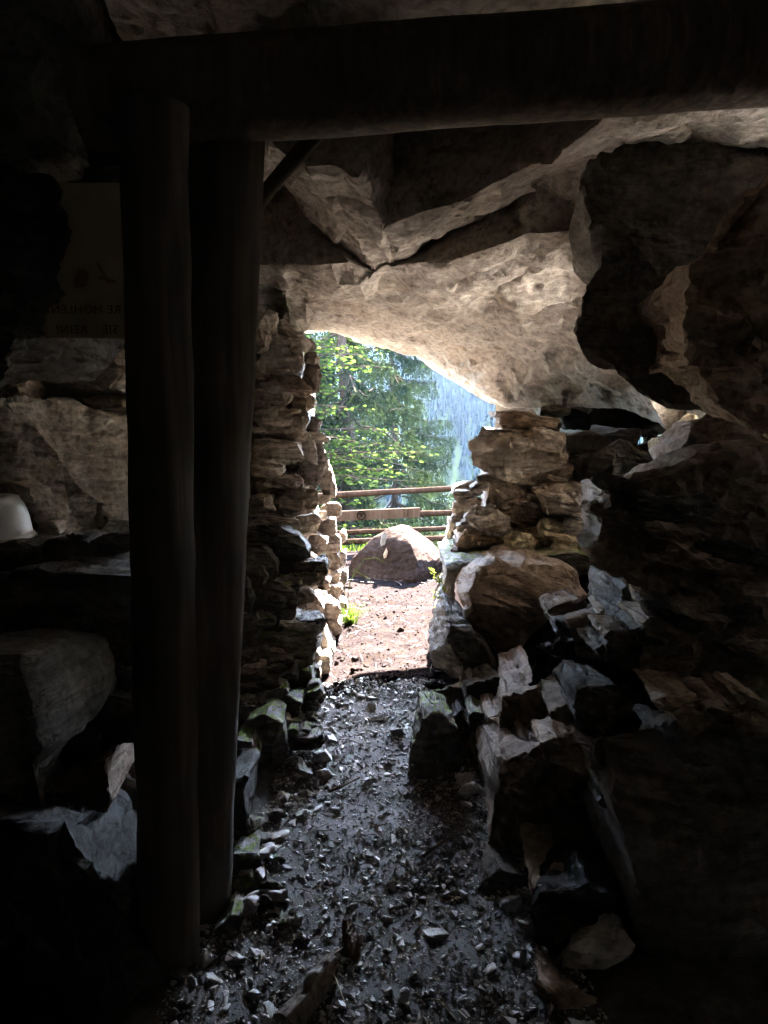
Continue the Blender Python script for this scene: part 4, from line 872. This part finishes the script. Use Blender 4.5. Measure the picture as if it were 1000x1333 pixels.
# ------------------------------------------------------------------ outside: boulder, fence
def hull_rock(pts, res, seed, amp=.01):
    bm = bmesh.new()
    for p in pts: bm.verts.new(p)
    bmesh.ops.convex_hull(bm, input=bm.verts); bmesh.ops.delete(bm, geom=[v for v in bm.verts if not v.link_faces], context='VERTS')
    bmesh.ops.dissolve_limit(bm, angle_limit=math.radians(2), verts=bm.verts, edges=bm.edges)
    bmesh.ops.bevel(bm, geom=list(bm.edges), offset=.006, segments=1, affect='EDGES', clamp_overlap=True)
    bmesh.ops.triangulate(bm, faces=bm.faces); bmesh.ops.recalc_face_normals(bm, faces=bm.faces); bm.verts.index_update()
    V = np.array([v.co[:] for v in bm.verts]); T = np.array([[v.index for v in f.verts] for f in bm.faces]); bm.free()
    V, T = split_long(V, T, res); d = amp * (fbm(V * 4, 4, seed) + ridged(V * 9, 4, seed + 2) * .8 + .6 * vnoise(np.stack([V[:, 0] * 6 + V[:, 2] * 3, V[:, 1] * 6, (V[:, 2] - .5 * V[:, 0]) * 40], 1), seed))
    return V + vnormals(V, T) * d[:, None], T
pts = [P(*q) for q in ((447, 757, 6.75), (459, 727, 6.8), (486, 700, 6.9), (507, 687, 6.98), (520, 683, 7.02), (531, 684, 7.08), (556, 701, 7.2), (581, 722, 7.2), (580, 731, 7.0), (533, 707, 6.7), (543, 729, 6.58), (541, 748, 6.5),
       (536, 764, 6.45), (500, 772, 6.5), (455, 768, 6.65), (576, 757, 6.95), (562, 764, 6.8), (472, 722, 7.4), (560, 718, 7.6), (575, 745, 7.6), (460, 755, 7.4))]
V, T = hull_rock(pts, .018, 4, .0055)
bo = add_at('boulder', V, T, M['red'], None, True, 15); tag(bo, 'big reddish boulder in sunlight outside the cave mouth', 'boulder')
def plate(name, pts, Y, mat, th=.012):
    V, T = rock_np(outline(pts, Y), th, 5, .02, bulge=.03, planes=0, amp=.05)
    loc = bo.location; c = V.mean(0); add(name, mesh_np(name, V - c, T, True, 40), mat, bo, tuple(c - np.array(loc)))
plate('grey_mark', [(495, 706), (497, 696), (501, 692), (504, 697), (501, 710), (496, 712)], 6.79, M['slate'])
plate('pale_scar', [(499, 722), (503, 713), (505, 718), (503, 727), (500, 730)], 6.70, M['scar'])
fence_y = lambda px: np.interp(px, [300, 440, 600, 760], [7.55, 8.0, 8.5, 9.0])
fe = empty('wooden_fence', (0.0, 8.2, gz(0, 8.2))); tag(fe, 'brown round-rail wooden fence behind the reddish boulder', 'fence')
def rail(x0, y0, x1, y1, r, seed, dy=0):
    a, b = P(x0, y0, fence_y(x0) + dy), P(x1, y1, fence_y(x1) + dy); d = b - a
    V, T = log_np(a - d * .45, b + d * .45, r, r * .92, 12, 40, .008, seed); add_at('rail', V, T, M['rail'], fe, True, 45)
rail(436, 645, 604, 634, .036, 1); rail(440, 672, 604, 667, .034, 2); rail(440, 693, 604, 686, .028, 3); rail(440, 706, 604, 699, .034, 4)
for x in (-1.6, 1.85):
    yy = float(np.interp(x, [-1.6, 1.85], [fence_y(300), fence_y(710)])) + .08
    V, T = log_np((x, yy, gz(x, yy) - .25), (x, yy, .85), .07, .065, 14, 30, .01, 6); add_at('post', V, T, M['rail'], fe, True, 45)
# board with crossed hammers
Yb = 7.93
p0, p1 = P(430, 679, Yb - .03), P(547, 661, Yb + .28)
bd = empty('emblem_board', tuple(p0)); tag(bd, 'plank with a round crossed-hammers emblem fixed to the fence', 'board')
ux = np.array((p1[0] - p0[0], p1[1] - p0[1], 0)); Lb = np.linalg.norm(ux); ux /= Lb; uz = np.array((0, 0, 1.0)); un = np.cross(ux, uz)
if un[1] > 0: un = -un
def on_board(s, h, o): return p0 + ux * s + uz * h + un * o
Hb = p1[2] - p0[2]
V = np.array([on_board(s, h, o) for s in (0, Lb) for o in (0, -.035) for h in (0, Hb)])
Vq, Tq = split_long(V, box_np(0, 1, 0, 1, 0, 1)[1], .06); Vq = Vq + .0015 * np.stack([vnoise(Vq * 9, k) for k in range(3)], 1)
add_at('plank', Vq, Tq, M['board'], bd, True, 40)
ex, ez = P(470, 668, Yb)[0], P(470, 668, Yb)[2]
es = (ex - p0[0]) / ux[0]; eh = Hb * .5; R_ = .046
ring = [on_board(es + R_ * math.cos(t), eh + R_ * math.sin(t), .004) for t in np.linspace(0, 6.28318, 33)]
V, T = tube_np(ring, [.006] * 33, 6, False); add_at('emblem_ring', V, T, M['ink'], bd)
for sg_ in (-1, 1):
    d = np.array((sg_ * .7, .7)); q = np.array((-d[1], d[0])); lst = []
    f = lambda v, o=.004: on_board(es + v[0], eh + v[1], o)
    lst.append(tube_np([f(-d * .032), f(d * .026)], [.0055, .0055], 6))
    lst.append(tube_np([f(d * .024 - q * .016), f(d * .028), f(d * .024 + q * .014)], [.006, .0065, .004], 6))
    V, T = join_np(lst); add_at('hammer_emblem', V, T, M['ink'], bd)
ls = (P(531, 668, Yb + .24)[0] - p0[0]) / ux[0]
V, T = join_np([tube_np([on_board(ls, Hb * .15, .004), on_board(ls, Hb * .8, .004)], [.003, .003], 5), tube_np([on_board(ls - .012, Hb * .78, .004), on_board(ls + .012, Hb * .78, .004)], [.003, .003], 5)])
add_at('burnt_mark', V, T, M['ink'], bd)

# ------------------------------------------------------------------ grass, herbs
def blade(p, d, L, w, bend, r):
    n = 5; pts = []
    s = np.array((-d[1], d[0], 0)); s = s / (np.linalg.norm(s) + 1e-9)
    V, T = [], []
    for k in range(n):
        t = k / (n - 1); c = p + d * L * bend * t * t + np.array((0, 0, 1)) * L * (t - .55 * bend * t * t * t)
        ww = w * (1 - t) ** .7
        V += [c - s * ww, c + s * ww]
    for k in range(n - 1): T += [(2 * k, 2 * k + 1, 2 * k + 3), (2 * k, 2 * k + 3, 2 * k + 2)]
    return np.array(V), np.array(T)
def tuft(c, n, L, w, r, spread=.05):
    lst = []
    for _ in range(n):
        an = r.uniform(0, 6.28); d = np.array((math.cos(an), math.sin(an), 0)); p = c + d * r.uniform(0, spread)
        lst.append(blade(p, d, L * r.uniform(.5, 1.1), w, r.uniform(.25, .9), r))
    return join_np(lst)
rt = np.random.RandomState(5)
gt = Pg(455, 806); gt[0] = P(455, 806, 5.5)[0]
V, T = tuft(np.array((P(457, 800, 5.3)[0], 5.3, gz(-.25, 5.3))), 90, .22, .004, rt, .05)
gr = empty('grass_tuft', (P(457, 800, 5.3)[0], 5.3, gz(-.25, 5.3))); tag(gr, 'tuft of green grass at the foot of the sunlit wall end', 'grass')
add_at('blades', V, T, M['grass'], gr, False)
for pxs in ([(450, 790), (457, 755), (474, 728), (490, 726), (500, 732)], [(452, 790), (455, 760), (462, 742), (478, 752), (484, 760)], [(450, 792), (448, 765), (452, 748), (446, 735)]):
    V, T = tube_np([P(x, y, 5.3) for x, y in pxs], np.linspace(.0024, .0013, len(pxs)), 5); add_at('stem', V, T, M['grass'], gr)
lst = []
for _ in range(1500):
    x, y = rt.uniform(-2.2, .1), rt.uniform(7.3, 9.4)
    if x > -.45 and y < 7.9: continue
    an = rt.uniform(0, 6.28); lst.append(blade(np.array((x, y, gz(x, y))), np.array((math.cos(an), math.sin(an), 0)), rt.uniform(.06, .24), .004, rt.uniform(.2, .9), rt))
V, T = join_np(lst); tag(add('grass', mesh_np('grass', V, T, False), M['grass']), 'sunlit grass growing along the fence', 'grass', kind='stuff')
# herb hanging at the edge of the ledge slab
hb = empty('herb', tuple(P(576, 765, 5.2))); tag(hb, 'small yellow-green herb and moss at the end of the ledge slab', 'plant')
def leaf_np(c, d, nrm, L, W):
    s = np.cross(d, nrm); s /= np.linalg.norm(s) + 1e-9
    V = np.array([c, c + d * L * .35 + s * W, c + d * L * .35 - s * W, c + d * L * .7 + s * W * .8, c + d * L * .7 - s * W * .8, c + d * L])
    return V, np.array([(0, 1, 2), (1, 3, 4), (1, 4, 2), (3, 5, 4)])
lst = []; stems = []
for (px, py, nn) in ((572, 750, 18), (574, 772, 14), (568, 744, 12), (578, 758, 14), (577, 790, 10)):
    c = P(px, py, 5.15)
    for k in range(nn):
        d = rt.normal(size=3); d[1] = -abs(d[1]) * .6; d[2] *= .5; d /= np.linalg.norm(d); nrm = np.array((0, -.4, 1)) + rt.normal(size=3) * .3
        lst.append(leaf_np(c + d * rt.uniform(.01, .05), d, nrm, rt.uniform(.02, .04), .009))
    stems.append(tube_np([P(577, 800, 5.25), P((px + 577) / 2, (py + 800) / 2, 5.18), c], [.002, .002, .0015], 5))
V, T = join_np(lst); add_at('leaves', V, T, M['herb'], hb, False); V, T = join_np(stems); add_at('stem', V, T, M['twig'], hb)
boulder('narrow mossy rock edging the path at the end of the ledge', [(566, 800), (572, 765), (582, 728), (592, 740), (594, 790), (585, 830), (560, 850)], 5.3, .5, 'moss')

# ------------------------------------------------------------------ trees
def spruce(name, label, base, H, r0, seed, density=1.0, zlo=0.06):
    r = np.random.RandomState(seed); root = empty(name, base); tag(root, label, 'tree', 'spruces below the fence')
    b = np.array(base); n = 24
    pts = [b + np.array((.06 * math.sin(k * .5 + seed), .05 * math.cos(k * .4), H * k / (n - 1) - .3)) for k in range(n)]
    V, T = tube_np(pts, [r0 * (1 - .93 * k / (n - 1)) * (1.25 if k == 0 else 1) for k in range(n)], 14, True, .08, seed)
    add_at('trunk', V, T, M['bark'], root, True, 60)
    limbs = []; NV, NT = [], []; cnt = 0
    z = H * zlo
    while z < H * .97:
        f = z / H; reach = (1 - f) ** .8 * H * .34 + .1
        for _ in range(3):
            an = r.uniform(0, 6.28); L = reach * r.uniform(.6, 1.1); d = np.array((math.cos(an), math.sin(an), 0)); m = 9; br = []
            sag = r.uniform(.32, .55)
            for k in range(m):
                t = k / (m - 1); br.append(b + np.array((0, 0, z)) + d * L * t + np.array((0, 0, L * (-sag * 1.25 * t + .75 * sag * t * t + .02 * r.normal()))))
            limbs.append(tube_np(br, np.linspace(.011 * L + .006, .003, m), 5, False))
            br = np.array(br); side = np.array((-d[1], d[0], 0)); ns = int((44 * L + 8) * density)
            t = r.uniform(.12, 1, ns) ** .8; i = np.minimum((t * (m - 1)).astype(int), m - 2); ft = (t * (m - 1) - i)[:, None]; p = br[i] * (1 - ft) + br[i + 1] * ft   # hanging branchlets
            ls = r.uniform(.12, .42, ns) * (1.1 - .5 * abs(t - .6))
            dv = side * (r.choice((-1, 1), ns) * r.uniform(.15, .75, ns))[:, None] + d * r.uniform(-.05, .4, ns)[:, None]; dv[:, 2] -= r.uniform(.5, 1.1, ns); dv /= np.linalg.norm(dv, axis=1)[:, None]
            nn = np.maximum((ls / .024).astype(int), 1); ix = np.repeat(np.arange(ns), nn); k = np.concatenate([np.arange(q) / q for q in nn])
            q = p[ix] + dv[ix] * (ls[ix] * k)[:, None]; q[:, 2] -= .25 * ls[ix] * k * k
            w = dv[ix] * .55 + r.normal(size=(len(ix), 3)) * .55; w /= np.linalg.norm(w, axis=1)[:, None]
            s = np.cross(w, r.normal(size=(len(ix), 3))); s *= .011 / (np.linalg.norm(s, axis=1)[:, None] + 1e-9)
            NV.append(np.stack([q - s, q + s, q + w * r.uniform(.05, .09, len(ix))[:, None]], 1).reshape(-1, 3))
        z += .15 + .15 * f
    V, T = join_np(limbs); add_at('branches', V, T, M['bark'], root)
    NV = np.concatenate(NV); add_at('crown', NV, np.arange(len(NV)).reshape(-1, 3), M['needle'], root, False)
def tb_(px, Y): p = P(px, 600, Y); return (float(p[0]), Y, gz(p[0], Y) - .1)
spruce('spruce_tree', 'drooping spruce with a thick dark trunk behind the maple leaves', tb_(450, 13.0), 8.8, .2, 3, 1.3)
spruce('spruce_tree', 'slender drooping spruce right of the thick-trunked one', tb_(512, 17.0), 9.8, .13, 8, 1.1)
spruce('spruce_tree', 'spruce standing far left behind the maple leaves', tb_(385, 18.0), 10.5, .16, 12, .8)

def lobed(c, d, nrm, s):
    """five-lobed leaf"""
    d = d / np.linalg.norm(d); e = np.cross(nrm, d); e /= np.linalg.norm(e) + 1e-9
    uv = [(0, 0), (.12, .30), (.05, .62), (.35, .45), (.55, .60), (.60, .25), (1.0, 0), (.60, -.25), (.55, -.60), (.35, -.45), (.05, -.62), (.12, -.30)]
    V = np.array([c + s * (d * u + e * v) - np.array((0, 0, .25 * s * (u * u + v * v))) for u, v in uv]); return V, np.array([(0, k, k + 1) for k in range(1, 11)])
def maple(name, label, base, targets, seed, top):
    r = np.random.RandomState(seed); root = empty(name, base); tag(root, label, 'tree'); b = np.array(base)
    trunk = [b + np.array((.1 * math.sin(k), .06 * k, (top - base[2]) * k / 7)) for k in range(8)]
    V, T = tube_np(trunk, np.linspace(.07, .02, 8), 10); add_at('trunk', V, T, M['bark'], root)
    limbs, leaves = [], []
    for tx in targets:
        tx = np.array(tx); f = np.clip((tx[2] - .4 - base[2]) / (top - base[2]), .05, .98); i = min(int(f * 7), 6); s = trunk[i] * (1 - (f * 7 - i)) + trunk[i + 1] * (f * 7 - i)
        br = [s + (tx - s) * t + np.array((0, 0, .18 * math.sin(3.14 * t))) for t in np.linspace(0, 1, 9)]
        limbs.append(tube_np(br, np.linspace(.016, .004, 9), 5, False)); br = np.array(br)
        for _ in range(72):
            t = r.uniform(.45, 1.02); i = min(int(t * 8), 7); p = br[i] + (br[i + 1] - br[i]) * (t * 8 - i)
            off = np.array((r.normal() * .2, r.normal() * .2, r.normal() * .035 - .02)); q = p + off
            if r.uniform() < .25: limbs.append(tube_np([p, q], [.0025, .0012], 4, False))
            an = math.atan2(off[1], off[0]) + r.normal() * .5; leaves.append(lobed(q, np.array((math.cos(an), math.sin(an), -.25)), np.array((r.normal() * .22, r.normal() * .22 - .1, 1)), r.uniform(.04, .07)))
    V, T = join_np(limbs); add_at('branches', V, T, M['bark'], root); V, T = join_np(leaves); add_at('crown', V, T, M['maple'], root, False)
rm = np.random.RandomState(2); tg = []
for px, py in [(415, 440), (428, 452), (440, 470), (455, 450), (410, 470), (425, 490), (470, 462), (490, 455), (505, 478), (415, 510), (440, 505), (412, 540), (430, 535), (455, 530), (420, 565), (445, 570), (470, 575), (430, 595), (455, 600), (480, 590), (500, 560), (515, 580), (525, 598), (540, 590), (440, 620), (465, 622), (490, 612), (450, 655), (440, 680), (470, 690), (415, 600), (480, 645), (420, 455), (405, 500), (412, 580), (535, 612), (455, 715), (500, 625)]:
    tg.append(P(px + rm.normal() * 4, py, rm.uniform(9.6, 11.6)))
bx = (-2.3, 10.8, gz(-2.3, 10.8)); maple('maple_tree', 'young maple with bright green backlit leaves beyond the fence', bx, tg, 4, 4.4)
def shrub(label, c, seed, n, rad):
    r = np.random.RandomState(seed); root = empty('shrub', tuple(c)); tag(root, label, 'shrub'); lv, st = [], []
    for _ in range(n // 14):
        e = np.array(c) + np.array((r.normal() * rad, r.normal() * rad * .6, abs(r.normal()) * rad * .7 + .25)); st.append(tube_np([np.array(c), (np.array(c) + e) / 2 + np.array((0, 0, .1)), e], [.008, .006, .003], 4, False))
        for _ in range(14):
            q = e + r.normal(size=3) * np.array((.16, .16, .09)); an = r.uniform(0, 6.28); lv.append(lobed(q, np.array((math.cos(an), math.sin(an), -.2)), np.array((r.normal() * .3, r.normal() * .3, 1)), r.uniform(.04, .08)))
    V, T = join_np(st); add_at('stem', V, T, M['bark'], root); V, T = join_np(lv); add_at('leaves', V, T, M['maple'], root, False)
shrub('leafy green shrub below the fence, under the maple', (-.55, 10.2, gz(-.55, 10.2)), 3, 700, .55)
shrub('leafy green shrub below the fence, under the slender spruce', (.6, 11.5, gz(.6, 11.5)), 5, 500, .6)

# ------------------------------------------------------------------ far wooded hillside and the haze in between
rf = np.random.RandomState(21); lst = []
m = 6500; FX = rf.uniform(-160, 330, m); FY = rf.uniform(330, 820, m); FZ = ground_z(FX, FY)
for x, y, z in zip(FX, FY, FZ):
    h = rf.uniform(7, 14); w = h * rf.uniform(.15, .22); k = 6; a0 = rf.uniform(0, 6)
    V, T = [], []
    for lv, (zz, ww) in enumerate(((0.02, 1.0), (.3, .8), (.55, .55))):
        i = len(V); V += [(x + w * ww * math.cos(a0 + 6.283 * q / k) * rf.uniform(.7, 1.15), y + w * ww * math.sin(a0 + 6.283 * q / k) * rf.uniform(.7, 1.15), z + h * zz) for q in range(k)] + [(x, y, z + h * min(1, zz + .45))]
        T += [(i + q, i + (q + 1) % k, i + k) for q in range(k)]
    lst.append((np.array(V), np.array(T)))
V, T = join_np(lst); tag(add('far_forest', mesh_np('far_forest', V, T, False), M['farforest']), 'hazy blue conifer forest on the far valley side', 'forest', kind='stuff')
hz, nt, b = newmat('valley_haze'); nt.nodes.remove(b)
pv = nt.nodes.new('ShaderNodeVolumePrincipled'); pv.inputs['Color'].default_value = (0.5, 0.7, 1.0, 1); pv.inputs['Density'].default_value = 0.000015
pv.inputs['Anisotropy'].default_value = 0.3
nt.links.new(pv.outputs[0], nt.nodes['Material Output'].inputs['Volume'])
V, T = box_np(-705, 705, -7, 1105, -90, 340)
ho = add('haze', mesh_np('haze', V, T, False), hz); tag(ho, 'pale blue valley haze', 'haze', kind='stuff')
